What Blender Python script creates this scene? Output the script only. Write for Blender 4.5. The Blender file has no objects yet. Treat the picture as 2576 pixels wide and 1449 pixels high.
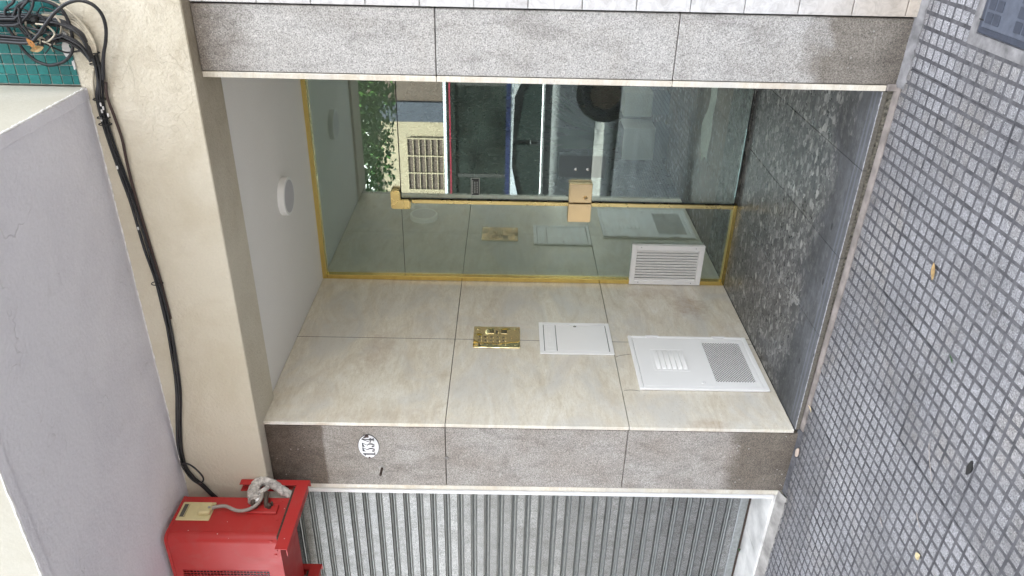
import bpy, bmesh, math, random
from mathutils import Vector, Matrix
random.seed(7)
S = bpy.context.scene
COL = S.collection

# ------------------------------------------------------------------ camera
YAW, PITCH, ROLL, FPX = 0.5135, -0.0105, 0.0181, 1925.47
CAM = Vector((0.4862, -2.9265, 1.5))
F = Vector((-math.sin(YAW)*math.cos(PITCH), math.cos(YAW)*math.cos(PITCH), math.sin(PITCH)))
R0 = Vector((math.cos(YAW), math.sin(YAW), 0)); U0 = R0.cross(F)
R2 = R0*math.cos(ROLL)+U0*math.sin(ROLL); U2 = -R0*math.sin(ROLL)+U0*math.cos(ROLL)
cam = bpy.data.cameras.new('camera'); cam.sensor_width = 36; cam.lens = 36*FPX/2576
cam.clip_start = 0.05; cam.clip_end = 500
co = bpy.data.objects.new('camera', cam); COL.objects.link(co)
# the phone was held sideways: the top of the building points to the left of the picture
co.matrix_world = Matrix(((-U2.x, R2.x, -F.x, CAM.x), (-U2.y, R2.y, -F.y, CAM.y), (-U2.z, R2.z, -F.z, CAM.z), (0, 0, 0, 1)))
S.camera = co
# ------------------------------------------------------------------ sky, sun, exposure
SUN_EL, SUN_AZ = math.radians(58), math.radians(-14)     # behind the building: the facade stands in its own shade
W = bpy.data.worlds.new('World'); S.world = W; W.use_nodes = True
wn = W.node_tree.nodes; wl = W.node_tree.links
sky = wn.new('ShaderNodeTexSky'); sky.sky_type = 'NISHITA'; sky.sun_disc = False
sky.sun_elevation = SUN_EL; sky.sun_rotation = SUN_AZ
sky.air_density = 1.0; sky.dust_density = 2.5; sky.ozone_density = 1.0
hs_ = wn.new('ShaderNodeHueSaturation'); hs_.inputs['Saturation'].default_value = .25      # thin white cloud over the blue
wl.new(sky.outputs[0], hs_.inputs['Color']); wl.new(hs_.outputs[0], wn['Background'].inputs[0]); wn['Background'].inputs[1].default_value = 0.15
sl = bpy.data.lights.new('sun', 'SUN'); sl.energy = 3.5; sl.angle = math.radians(.5); sl.color = (1, .94, .84)
so = bpy.data.objects.new('sun', sl); COL.objects.link(so)
sd = Vector((math.sin(SUN_AZ)*math.cos(SUN_EL), math.cos(SUN_AZ)*math.cos(SUN_EL), math.sin(SUN_EL)))
so.rotation_euler = sd.to_track_quat('Z', 'Y').to_euler()
S.view_settings.view_transform = 'Standard'; S.view_settings.look = 'None'
S.view_settings.exposure = 3.38; S.view_settings.gamma = 1; S.view_settings.use_curve_mapping = False
S.render.engine = 'CYCLES'
S.cycles.max_bounces = 8; S.cycles.transparent_max_bounces = 16; S.cycles.use_denoising = True

# ------------------------------------------------------------------ helpers
ORG = {}
class MB:
    def __init__(s): s.v = []; s.f = []; s.m = []; s.smooth = False
    def add(s, vs, fs, mi=0):
        b = len(s.v); s.v += [tuple(p) for p in vs]; s.f += [tuple(b+i for i in f) for f in fs]; s.m += [mi]*len(fs); return s
    def box(s, x0, x1, y0, y1, z0, z1, bev=0, mi=0):
        if x0 > x1: x0, x1 = x1, x0
        if y0 > y1: y0, y1 = y1, y0
        if z0 > z1: z0, z1 = z1, z0
        if bev <= 0:
            return s.add([(x0,y0,z0),(x1,y0,z0),(x1,y1,z0),(x0,y1,z0),(x0,y0,z1),(x1,y0,z1),(x1,y1,z1),(x0,y1,z1)],
                  [(0,3,2,1),(4,5,6,7),(0,1,5,4),(1,2,6,5),(2,3,7,6),(3,0,4,7)], mi)
        bm = bmesh.new(); bmesh.ops.create_cube(bm, size=1)
        for v in bm.verts: v.co = Vector(((x0+x1)/2+v.co.x*(x1-x0), (y0+y1)/2+v.co.y*(y1-y0), (z0+z1)/2+v.co.z*(z1-z0)))
        bev = min(bev, .49*min(x1-x0, y1-y0, z1-z0))
        bmesh.ops.bevel(bm, geom=bm.edges[:], offset=bev, segments=2 if bev > .006 else 1, affect='EDGES', profile=.5)
        bm.verts.index_update()
        s.add([v.co[:] for v in bm.verts], [[v.index for v in f.verts] for f in bm.faces], mi); bm.free(); return s
    def prism(s, poly, axis, a0, a1, mi=0):      # poly: list of 2D points, extruded along axis
        def P(p, a):
            return {'x': (a, p[0], p[1]), 'y': (p[0], a, p[1]), 'z': (p[0], p[1], a)}[axis]
        n = len(poly); vs = [P(p, a0) for p in poly]+[P(p, a1) for p in poly]
        fs = [tuple(range(n)), tuple(range(2*n-1, n-1, -1))]+[(i, i+n, (i+1) % n+n, (i+1) % n) for i in range(n)]
        return s.add(vs, fs, mi)
    def tube(s, pts, r, n=8, mi=0, cr=5, caps=True):
        pts = [Vector(p) for p in pts]
        if cr > 1 and len(pts) > 2:
            o = []
            for i in range(len(pts)-1):
                a, b, c, d = pts[max(0, i-1)], pts[i], pts[i+1], pts[min(len(pts)-1, i+2)]
                for k in range(cr):
                    t = k/cr
                    o.append(.5*((2*b)+(c-a)*t+(2*a-5*b+4*c-d)*t*t+(3*b-a-3*c+d)*t**3))
            pts = o+[pts[-1]]
        rr = r if callable(r) else (lambda t: r)
        vs = []; up = Vector((.31, .47, .83)); N = len(pts)
        for i, p in enumerate(pts):
            t = (pts[min(N-1, i+1)]-pts[max(0, i-1)]).normalized()
            a = t.cross(up)
            if a.length < 1e-4: a = t.cross(Vector((1, 0, 0)))
            a.normalize(); b = t.cross(a)
            up = a.cross(t)
            q = rr(i/(N-1))
            for k in range(n):
                an = 2*math.pi*k/n; vs.append(p+(a*math.cos(an)+b*math.sin(an))*q)
        # keep frame continuous
        fs = [(i*n+k, i*n+(k+1) % n, (i+1)*n+(k+1) % n, (i+1)*n+k) for i in range(N-1) for k in range(n)]
        if caps: fs += [tuple(range(n-1, -1, -1)), tuple((N-1)*n+k for k in range(n))]
        s.smooth = True
        return s.add(vs, fs, mi)
    def cyl(s, c, axis, prof, n=24, mi=0, sx=1, sy=1):  # prof: list of (offset along axis, radius)
        vs = []
        for a, r in prof:
            for k in range(n):
                an = 2*math.pi*k/n; p, q = r*math.cos(an)*sx, r*math.sin(an)*sy
                vs.append({'x': (c[0]+a, c[1]+p, c[2]+q), 'y': (c[0]+p, c[1]+a, c[2]+q), 'z': (c[0]+p, c[1]+q, c[2]+a)}[axis])
        N = len(prof); fs = [(i*n+k, i*n+(k+1) % n, (i+1)*n+(k+1) % n, (i+1)*n+k) for i in range(N-1) for k in range(n)]
        fs += [tuple(range(n-1, -1, -1)), tuple((N-1)*n+k for k in range(n))]
        return s.add(vs, fs, mi)
    def build(s, name, mat, parent=None, label=None, smooth=None, fixn=True):
        o = Vector((0, 0, 0)) if parent is None else ORG[parent.name]
        me = bpy.data.meshes.new(name)
        me.from_pydata([(p[0]-o.x, p[1]-o.y, p[2]-o.z) for p in s.v], [], s.f)
        mats = mat if isinstance(mat, (list, tuple)) else [mat]
        for m in mats: me.materials.append(m)
        if len(mats) > 1: me.polygons.foreach_set('material_index', s.m)
        if fixn:
            bm = bmesh.new(); bm.from_mesh(me); bmesh.ops.recalc_face_normals(bm, faces=bm.faces[:]); bm.to_mesh(me); bm.free()
        if s.smooth if smooth is None else smooth:
            me.shade_smooth()
            try: me.set_sharp_from_angle(angle=math.radians(38))
            except Exception: pass
        me.update()
        ob = bpy.data.objects.new(name, me); COL.objects.link(ob)
        if parent is not None: ob.parent = parent
        ORG[ob.name] = o
        if label: ob['label'] = label
        return ob
def thing(name, label, cat, loc=(0, 0, 0), group=None, kind=None):
    e = bpy.data.objects.new(name, None); e.empty_display_size = .05; e.location = loc; COL.objects.link(e)
    ORG[e.name] = Vector(loc); e['label'] = label; e['category'] = cat
    if group: e['group'] = group
    if kind: e['kind'] = kind
    return e
def tag(o, label, cat, group=None):
    o['label'] = label; o['category'] = cat
    if group: o['group'] = group
    return o
def struct(o): o['kind'] = 'structure'; return o
def text_mb(txt, size, place, depth=.001, align='CENTER'):
    """letters of the built-in font, triangulated and laid onto a surface by place(x, y, z)"""
    cu = bpy.data.curves.new('t', 'FONT'); cu.body = txt; cu.size = size; cu.align_x = align; cu.align_y = 'CENTER'; cu.extrude = depth/2
    cu.resolution_u = 3
    ob = bpy.data.objects.new('t', cu); COL.objects.link(ob)
    dg = bpy.context.evaluated_depsgraph_get(); me = ob.evaluated_get(dg).to_mesh()
    mb = MB(); mb.add([place(*v.co) for v in me.vertices], [tuple(p.vertices) for p in me.polygons])
    ob.evaluated_get(dg).to_mesh_clear(); bpy.data.objects.remove(ob); bpy.data.curves.remove(cu)
    return mb

ZF = .0616
# ------------------------------------------------------------------ materials
class Nt:
    def __init__(s, name):
        s.m = bpy.data.materials.new(name); s.m.use_nodes = True; s.t = s.m.node_tree; s.n = s.t.nodes; s.l = s.t.links
        s.bsdf = s.n['Principled BSDF']; s.out = s.n['Material Output']; s._pos = None
    def new(s, typ, **kw):
        n = s.n.new(typ)
        for k, v in kw.items(): setattr(n, k, v)
        return n
    def set(s, node, key, val):
        i = node.inputs[key]
        if hasattr(val, 'links') or isinstance(val, bpy.types.NodeSocket): s.l.new(val, i)
        else: i.default_value = val
    def pos(s):
        if s._pos is None: s._pos = s.new('ShaderNodeNewGeometry').outputs['Position']
        return s._pos
    def xyz(s):
        return s.new_sep(s.pos())
    def new_sep(s, v):
        n = s.new('ShaderNodeSeparateXYZ'); s.l.new(v, n.inputs[0]); return n.outputs
    def scale(s, sc, off=(0, 0, 0), rot=(0, 0, 0)):
        n = s.new('ShaderNodeMapping'); s.l.new(s.pos(), n.inputs[0]); n.inputs['Scale'].default_value = sc; n.inputs['Location'].default_value = off; n.inputs['Rotation'].default_value = rot; return n.outputs[0]
    def noise(s, sc, det=4, rough=.55, dist=0, vec=None, col=False):
        n = s.new('ShaderNodeTexNoise'); s.l.new(vec if vec is not None else s.pos(), n.inputs['Vector'])
        n.inputs['Scale'].default_value = sc; n.inputs['Detail'].default_value = det; n.inputs['Roughness'].default_value = rough; n.inputs['Distortion'].default_value = dist
        return n.outputs['Color' if col else 'Fac']
    def voro(s, sc, feat='F1', out='Distance', vec=None, rnd=1):
        n = s.new('ShaderNodeTexVoronoi', feature=feat); s.l.new(vec if vec is not None else s.pos(), n.inputs['Vector']); n.inputs['Scale'].default_value = sc
        n.inputs['Randomness'].default_value = rnd
        return n.outputs[out]
    def ramp(s, v, stops, interp='LINEAR'):
        n = s.new('ShaderNodeValToRGB'); s.l.new(v, n.inputs[0]); r = n.color_ramp; r.interpolation = interp
        while len(r.elements) < len(stops): r.elements.new(.5)
        for e, (p, c) in zip(r.elements, stops):
            e.position = p; e.color = (c, c, c, 1) if isinstance(c, (int, float)) else (*c, 1)
        return n.outputs[0]
    def math(s, op, a, b=0.0, c=None, clamp=False):
        n = s.new('ShaderNodeMath', operation=op, use_clamp=clamp); s.set(n, 0, a); s.set(n, 1, b)
        if c is not None: s.set(n, 2, c)
        return n.outputs[0]
    def range(s, v, a, b, lo=0., hi=1.):
        n = s.new('ShaderNodeMapRange'); s.set(n, 'Value', v); s.set(n, 'From Min', a); s.set(n, 'From Max', b); s.set(n, 'To Min', lo); s.set(n, 'To Max', hi); return n.outputs[0]
    def mix(s, f, a, b, mode='MIX'):
        n = s.new('ShaderNodeMix', data_type='RGBA', blend_type=mode)
        for k, v in ((0, f), (6, a), (7, b)):
            if isinstance(v, tuple): n.inputs[k].default_value = (*v, 1)
            else: s.set(n, k, v)
        return n.outputs[2]
    def bump(s, h, st=.3, d=.002):
        n = s.new('ShaderNodeBump'); n.inputs['Strength'].default_value = st; n.inputs['Distance'].default_value = d; s.l.new(h, n.inputs['Height']); s.l.new(n.outputs[0], s.bsdf.inputs['Normal'])
    def fin(s, col=None, rough=None, metal=None, spec=None, coat=None):
        for k, v in (('Base Color', col), ('Roughness', rough), ('Metallic', metal), ('Specular IOR Level', spec), ('Coat Weight', coat)):
            if v is None: continue
            if isinstance(v, tuple): s.bsdf.inputs[k].default_value = (*v, 1)
            else: s.set(s.bsdf, k, v)
        return s.m
def simple(name, col, rough=.5, metal=0., var=.12, sc=14, bump=0., bsc=200, spec=.5):
    t = Nt(name); n = t.noise(sc, 5)
    k = t.ramp(n, [(.3, 1-var), (.7, 1+var)])
    c = t.mix(1.0, col, k, 'MULTIPLY')
    r = t.range(t.noise(sc*3, 3), .3, .7, max(0, rough-.06), min(1, rough+.06))
    if bump: t.bump(t.noise(bsc, 3), bump, .001)
    return t.fin(c, r, metal, spec)

def paint(name, col, rough):
    t = Nt(name); k = t.ramp(t.noise(3, 3), [(.3, .97), (.7, 1.02)]); return t.fin(t.mix(1., col, k, 'MULTIPLY'), rough, 0., .5)
def granite():
    t = Nt('grey_granite'); x, y, z = t.xyz()
    fine = t.ramp(t.noise(190, 3, .7), [(.30, .18), (.5, .62), (.72, 1.4)])
    grain = t.ramp(t.voro(260, out='Color'), [(.1, .42), (.5, 1.0), (.9, 1.5)])
    base = t.mix(.5, fine, grain)
    col = t.mix(1.0, (.525, .51, .485), base, 'MULTIPLY')
    patch = t.noise(4, 6, .66, .8)
    col = t.mix(t.ramp(patch, [(.42, 0.), (.68, .5)]), col, t.mix(1., col, (.78, .75, .71), 'MULTIPLY'))
    strk = t.noise(11, 6, .68, 1.0, vec=t.scale((1, 1, .45), rot=(0, .7, 0)))
    col = t.mix(t.ramp(strk, [(.48, 0.), (.72, .65)]), col, t.mix(1., col, (.52, .51, .50), 'MULTIPLY'))
    # rain splash and dirt at the foot, sharp-edged darker zone high on the left pier, dark rims
    zz = t.math('ADD', z, t.range(t.noise(7, 5, .6), 0, 1, -.16, .16))
    foot = t.range(zz, .40, .30); 
    col = t.mix(t.math('MULTIPLY', foot, .92, clamp=True), col, t.mix(1., col, (.46, .42, .37), 'MULTIPLY'))
    foot2 = t.range(zz, .12, -.02)
    col = t.mix(t.math('MULTIPLY', foot2, .8, clamp=True), col, t.mix(1., col, (.45, .42, .40), 'MULTIPLY'))
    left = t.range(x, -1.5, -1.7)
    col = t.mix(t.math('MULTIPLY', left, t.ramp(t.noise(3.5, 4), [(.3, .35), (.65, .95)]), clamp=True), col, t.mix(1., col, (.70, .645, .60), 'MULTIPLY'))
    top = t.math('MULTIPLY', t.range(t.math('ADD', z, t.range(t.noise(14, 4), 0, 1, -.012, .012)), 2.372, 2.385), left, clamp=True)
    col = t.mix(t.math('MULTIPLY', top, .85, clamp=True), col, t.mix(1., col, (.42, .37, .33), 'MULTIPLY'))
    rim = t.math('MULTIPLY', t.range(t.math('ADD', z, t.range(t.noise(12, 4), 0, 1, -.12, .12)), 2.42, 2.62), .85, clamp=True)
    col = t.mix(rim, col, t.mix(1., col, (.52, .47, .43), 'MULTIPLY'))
    chip = t.ramp(t.voro(34, 'F1'), [(.0, 1.), (.13, 1.), (.17, 0.)])
    chip = t.math('MULTIPLY', chip, t.ramp(t.noise(6, 2), [(.50, 0.), (.56, 1.)]), clamp=True)
    col = t.mix(t.math('MULTIPLY', chip, .38), col, (.58, .56, .52))
    t.bump(t.mix(.5, t.noise(150, 4, .7), t.noise(40, 3)), .55, .002)
    return t.fin(col, .72, 0., .35)
def beige_stone(name='beige_marble', dark=1.0):
    t = Nt(name); x, y, z = t.xyz()
    v = t.scale((1, 1, 3.2), rot=(.35, 0, 0))
    a = t.noise(3.2, 7, .62, 1.6, vec=v); b = t.noise(38, 6, .7, .8, vec=t.scale((1, 1, 4.), rot=(.2, 0, 0)))
    col = t.ramp(a, [(.25, (.57*dark, .505*dark, .40*dark)), (.5, (.70*dark, .655*dark, .555*dark)), (.75, (.77*dark, .745*dark, .675*dark))])
    col = t.mix(.55, col, t.mix(1., col, t.ramp(b, [(.3, (.80, .75, .68)), (.6, (1.12, 1.12, 1.12))]), 'MULTIPLY'))
    cl = t.noise(2.1, 5, .6, 1.0, vec=t.scale((1, 1, 1.6), (2, 5, 1)))
    col = t.mix(t.ramp(cl, [(.45, 0.), (.68, .75)]), col, (.60*dark, .585*dark, .55*dark))
    oc = t.noise(2.6, 6, .65, 1.4, vec=t.scale((1, 1, 2.), (7, 1, 3)))
    col = t.mix(t.ramp(oc, [(.5, 0.), (.75, .5)]), col, (.58*dark, .49*dark, .37*dark))
    # rust blooms
    def t_st(v): return v*.75
    def bloom(cy, cz, ry, rz):
        dy = t.math('DIVIDE', t.math('SUBTRACT', y, cy), ry); dz = t.math('DIVIDE', t.math('SUBTRACT', z, cz), rz)
        return t.math('ADD', t.math('MULTIPLY', dy, dy), t.math('MULTIPLY', dz, dz))
    for cy, cz, ry, rz, st in ((1.17, .35, .13, .12, .75), (1.33, .56, .07, .2, .45), (.03, .47, .05, .11, .55), (.62, 2.2, .22, .09, .45), (.06, 2.05, .05, .3, .35), (.7, .15, .3, .1, .35)):
        d = t.math('ADD', bloom(cy, cz, ry, rz), t.range(t.noise(22, 6, .7), .3, .7, -.8, 1.0))
        col = t.mix(t.range(d, 1.3, -.6, 0., t_st(st)), col, (.33*dark, .19*dark, .10*dark))
    pit = t.ramp(t.noise(120, 2), [(.28, 1.), (.34, 0.)]); col = t.mix(t.math('MULTIPLY', pit, .4), col, (.25, .2, .15))
    t.bump(b, .05, .001)
    r = t.range(t.noise(18, 4), .3, .7, .10, .22)
    t.fin(col, r, 0., .65); return t.m
def plaster(name, col, bump=.35, sc=70, stain=(.72, .68, .6), amt=.5, crack=0., scr=0.):
    t = Nt(name)
    n = t.noise(2.2, 6, .65, .5)
    c = t.mix(t.ramp(n, [(.45, 0.), (.78, amt)]), col, t.mix(1., col, stain, 'MULTIPLY'))
    c = t.mix(.25, c, t.mix(1., c, t.ramp(t.noise(sc*1.6, 4, .7), [(.3, .8), (.7, 1.1)]), 'MULTIPLY'))
    h = t.noise(sc, 5, .62)
    if scr:
        e = t.range(t.voro(2.3, 'DISTANCE_TO_EDGE', vec=t.new_dist(.5)), .006, .001)
        e = t.math('MULTIPLY', e, t.ramp(t.noise(2.7, 3), [(.52, 0.), (.58, 1.)]), clamp=True)
        c = t.mix(t.math('MULTIPLY', e, .22), c, (.50, .48, .47)); h = t.math('SUBTRACT', h, t.math('MULTIPLY', e, .6))
        c = t.mix(t.ramp(t.noise(9, 6, .7, .8), [(.58, 0.), (.78, .5)]), c, t.mix(1., c, (.84, .83, .82), 'MULTIPLY'))
    if crack:
        x, y, z = t.xyz()
        e = t.voro(5.5, 'DISTANCE_TO_EDGE', vec=t.new_dist(.45))
        ck = t.math('MULTIPLY', t.range(e, .010, .002), t.range(x, -.62, -.45), clamp=True)
        ck = t.math('MULTIPLY', ck, t.ramp(t.noise(3.3, 2), [(.42, 0.), (.5, 1.)]))
        c = t.mix(t.math('MULTIPLY', ck, .15), c, (.30, .26, .18))
        dirt = t.math('MULTIPLY', t.range(x, -.75, -.25), t.ramp(t.noise(6, 6, .7, 1.), [(.45, 0.), (.75, 1.)]), clamp=True)
        c = t.mix(t.math('MULTIPLY', dirt, .55), c, t.mix(1., c, (.6, .55, .48), 'MULTIPLY'))
        h = t.math('SUBTRACT', h, t.math('MULTIPLY', ck, .15))
        flake = t.math('MULTIPLY', t.ramp(t.noise(7, 7, .7, 1.2), [(.57, 0.), (.585, 1.)]), t.range(x, -.65, -.3), clamp=True)
        h = t.math('ADD', h, t.math('MULTIPLY', flake, .10))
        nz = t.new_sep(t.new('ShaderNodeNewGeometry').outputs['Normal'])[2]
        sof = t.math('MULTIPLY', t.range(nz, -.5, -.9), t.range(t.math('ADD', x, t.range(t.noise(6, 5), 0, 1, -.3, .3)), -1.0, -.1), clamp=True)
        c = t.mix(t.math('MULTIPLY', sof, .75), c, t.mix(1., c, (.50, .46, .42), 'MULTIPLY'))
    t.bump(h, min(1., bump), .004*max(1., bump))
    return t.fin(c, .85, 0., .25)
def _nd(s, amt):
    n = s.noise(5, 3, col=True); a = s.new('ShaderNodeVectorMath', operation='MULTIPLY_ADD'); s.l.new(n, a.inputs[0]); a.inputs[1].default_value = (amt, amt, amt); s.l.new(s.pos(), a.inputs[2]); return a.outputs[0]
Nt.new_dist = _nd
def pad_mat():
    t = Nt('pavement_aggregate')
    g = t.ramp(t.voro(330, out='Color'), [(.05, .25), (.25, .8), (.6, 1.), (.9, 1.6)])
    c = t.mix(1., (.252, .250, .258), g, 'MULTIPLY')
    c = t.mix(1., c, t.ramp(t.noise(2.6, 5, .6), [(.3, .72), (.7, 1.2)]), 'MULTIPLY')
    o = t.new('ShaderNodeObjectInfo'); c = t.mix(1., c, t.range(o.outputs['Random'], 0, 1,   .82, 1.10), 'MULTIPLY')
    x, y, z = t.xyz()
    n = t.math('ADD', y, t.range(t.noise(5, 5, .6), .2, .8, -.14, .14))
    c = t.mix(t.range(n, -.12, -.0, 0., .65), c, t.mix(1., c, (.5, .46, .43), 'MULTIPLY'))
    br = t.ramp(t.noise(3.1, 4, .6, .5, vec=t.scale((1, 1, 1), (3, 1, 0))), [(.5, 0.), (.72, .7)])
    c = t.mix(br, c, t.mix(1., c, (.86, .80, .70), 'MULTIPLY'))
    spot = t.math('MULTIPLY', t.ramp(t.voro(7, vec=t.new_dist(.08)), [(.0, 1.), (.10, 1.), (.16, 0.)]), t.ramp(t.noise(1.7, 3), [(.5, 0.), (.6, .55)]), clamp=True)
    c = t.mix(spot, c, t.mix(1., c, (.45, .43, .42), 'MULTIPLY'))
    t.bump(t.voro(330), .5, .002)
    return t.fin(c, .75, 0., .35)
def groove_mat():
    t = Nt('pavement_groove')
    c = t.mix(t.ramp(t.noise(16, 5, .65), [(.35, 0.), (.7, 1.)]), (.062, .061, .066), (.135, .133, .140))
    c = t.mix(t.ramp(t.noise(60, 3), [(.55, 0.), (.7, .5)]), c, (.05, .046, .045))
    t.bump(t.noise(160, 3), .3, .001)
    return t.fin(c, .85, 0., .3)
def floor_mat(name='pebble_floor', lobby=False):
    t = Nt(name); x, y, z = t.xyz()
    vec = t.scale((.75, 1., 1.))
    wob = t.new('ShaderNodeVectorMath', operation='MULTIPLY_ADD'); t.l.new(t.noise(30, 2, col=True), wob.inputs[0]); wob.inputs[1].default_value = (.016, .016, 0); t.l.new(vec, wob.inputs[2])
    def layer(sc):
        cc = t.voro(sc, out='Color', vec=wob.outputs[0]); ed = t.voro(sc, 'DISTANCE_TO_EDGE', vec=wob.outputs[0])
        sep = t.new_sep(cc)
        return sep[0], sep[1], ed
    a0, a1, ae = layer(42); b0, b1, be = layer(105)
    cols = [(.0, (.060, .061, .062)), (.4, (.105, .106, .105)), (.7, (.165, .165, .16)), (.88, (.27, .267, .255)), (1., (.36, .355, .335))]
    ca = t.mix(t.range(ae, .0, .05), (.045, .045, .046), t.ramp(a0, cols)); cb = t.mix(t.range(be, .0, .05), (.045, .045, .046), t.ramp(b0, cols[:4]))
    c = t.mix(t.ramp(a1, [(.42, 0.), (.44, 1.)]), cb, ca)
    if not lobby:
        worn = t.math('ADD', y, t.range(t.noise(4.5, 6, .65, .8), .2, .8, -.2, .2))
        w = t.range(worn, .37, .22)
        st = t.mix(.5, t.noise(8, 6, .7, vec=t.scale((.8, 4, 1))), t.noise(5, 6, .7, .6))
        dust = t.ramp(st, [(.28, (.034, .035, .034)), (.5, (.070, .072, .074)), (.72, (.15, .154, .165))])
        dust = t.mix(t.range(worn, .22, .03, 0., .5), dust, (.125, .130, .142))
        c = t.mix(t.math('MULTIPLY', w, .9, clamp=True), c, dust)
        lip = t.math('ADD', y, t.range(t.noise(60, 4), 0, 1, -.006, .006))
        c = t.mix(t.range(lip, .004, .0, 0., .8), c, (.42, .42, .44))
        face = t.math('MULTIPLY', t.range(t.math('ADD', z, t.range(t.noise(80, 3), 0, 1, -.002, .002)), ZF-.001, ZF-.004), t.range(y, .004, .001), clamp=True)
        c = t.mix(face, c, t.mix(t.noise(90, 4), (.03, .028, .02), (.20, .18, .15)))
        for yy in (.072, .040):
            ln = t.math('ABSOLUTE', t.math('SUBTRACT', y, yy))
            c = t.mix(t.range(ln, .008, .005, 0., .3), c, (.20, .215, .25))
        spots = t.ramp(t.voro(9, vec=t.scale((.5, 1, 1), (4.3, 1.7, 0))), [(.0, 1.), (.075, 1.), (.09, 0.)])
        c = t.mix(t.math('MULTIPLY', spots, .8), c, (.03, .03, .032))
        r = t.range(w, 0, 1, .30, .75)
        r = t.math('ADD', r, t.range(t.noise(40, 4), .3, .7, -.05, .07))
    else:
        r = t.range(t.noise(20, 4), .3, .7, .2, .32)
    return t.fin(c, r, 0., .32)
def brass(name, col, rough, wave=0.):
    t = Nt(name)
    n = t.noise(60, 4, .6); c = t.mix(t.ramp(t.noise(8, 2), [(.4, 0.), (.8, .2)]), col, tuple(k*.75 for k in col))
    r = t.range(t.noise(14, 2), .3, .7, rough*.85, rough*1.2)
    if wave: t.bump(t.noise(9, 1, .4), wave, .02)
    return t.fin(c, r, 1.)
def glass(name, tint, boost=1.):
    t = Nt(name); t.n.remove(t.bsdf)
    tr = t.new('ShaderNodeBsdfTransparent'); tr.inputs[0].default_value = (*tint, 1)
    gl = t.new('ShaderNodeBsdfGlossy'); gl.inputs['Roughness'].default_value = 0.0; gl.inputs['Color'].default_value = (.88, 1., .97, 1)
    lw = t.new('ShaderNodeLayerWeight'); lw.inputs['Blend'].default_value = .5
    p = t.math('POWER', lw.outputs['Facing'], 4.0)
    f = t.math('ADD', t.math('MULTIPLY', p, .8), .105*boost)
    mx = t.new('ShaderNodeMixShader'); t.l.new(f, mx.inputs[0]); t.l.new(tr.outputs[0], mx.inputs[1]); t.l.new(gl.outputs[0], mx.inputs[2]); df = t.new('ShaderNodeBsdfDiffuse'); df.inputs[0].default_value = (.62, .70, .65, 1)
    sm = t.ramp(t.noise(2.6, 6, .7, 1.0, vec=t.scale((1, 1, .5))), [(.3, .006), (.75, .028)])
    m2 = t.new('ShaderNodeMixShader'); t.l.new(sm, m2.inputs[0]); t.l.new(mx.outputs[0], m2.inputs[1]); t.l.new(df.outputs[0], m2.inputs[2])
    t.l.new(m2.outputs[0], t.out.inputs[0])
    return t.m
def shutter_mat():
    t = Nt('perforated_galvanised_steel'); x, y, z = t.xyz()
    # perforations: staggered dots about 5 mm apart, only as colour
    v = t.scale((200, 1, 230)); sx = t.new_sep(v)
    row = t.math('FLOOR', sx[2]); xo = t.math('ADD', sx[0], t.math('MULTIPLY', row, .5))
    fx = t.math('SUBTRACT', t.math('FRACT', xo), .5); fz = t.math('SUBTRACT', t.math('FRACT', sx[2]), .5)
    d = t.math('SQRT', t.math('ADD', t.math('MULTIPLY', fx, fx), t.math('MULTIPLY', fz, fz)))
    hole = t.range(d, .36, .24)
    base = t.ramp(t.noise(3.5, 7, .7, .5), [(.3, (.26, .267, .265)), (.7, (.43, .435, .43))])
    base = t.mix(t.ramp(t.noise(90, 3, .6), [(.4, 0.), (.75, .5)]), base, (.26, .265, .26))
    oi = t.new('ShaderNodeObjectInfo'); base = t.mix(1., base, t.range(oi.outputs['Random'], 0, 1, .86, 1.1), 'MULTIPLY')
    grime = t.ramp(t.noise(14, 6, .75, .3, vec=t.scale((1, 1, .3))), [(.45, 0.), (.7, .6)]); base = t.mix(grime, base, (.13, .125, .115))
    spk = t.ramp(t.noise(230, 2, .6), [(.35, .55), (.65, 1.35)]); base = t.mix(1., base, spk, 'MULTIPLY')
    c = t.mix(t.math('MULTIPLY', hole, .8), base, (.02, .02, .022))
    return t.fin(c, .42, .7)
def ac_red():
    t = Nt('red_paint')
    dust = t.ramp(t.noise(7, 6, .7, .6), [(.5, 0.), (.8, .28)])
    c = t.mix(t.ramp(t.noise(4, 5, .6), [(.4, 0.), (.8, .4)]), (.45, .028, .026), (.36, .025, .025))
    c = t.mix(dust, c, (.30, .16, .14))
    chipm = t.math('MULTIPLY', t.ramp(t.voro(30), [(.0, 1.), (.07, 1.), (.09, 0.)]), t.ramp(t.noise(9, 2), [(.58, 0.), (.62, 1.)]), clamp=True)
    c = t.mix(chipm, c, (.62, .56, .52))
    t.bump(t.noise(120, 2), .05, .001)
    return t.fin(c, t.range(t.noise(8, 4), .3, .7, .34, .52), 0., .45)
def leaf_mat(name, a, b):
    t = Nt(name); o = t.noise(1.3, 3); c = t.mix(t.ramp(o, [(.35, 0.), (.65, 1.)]), a, b); t.fin(c, .45, 0., .4)
    return t.m
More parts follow.
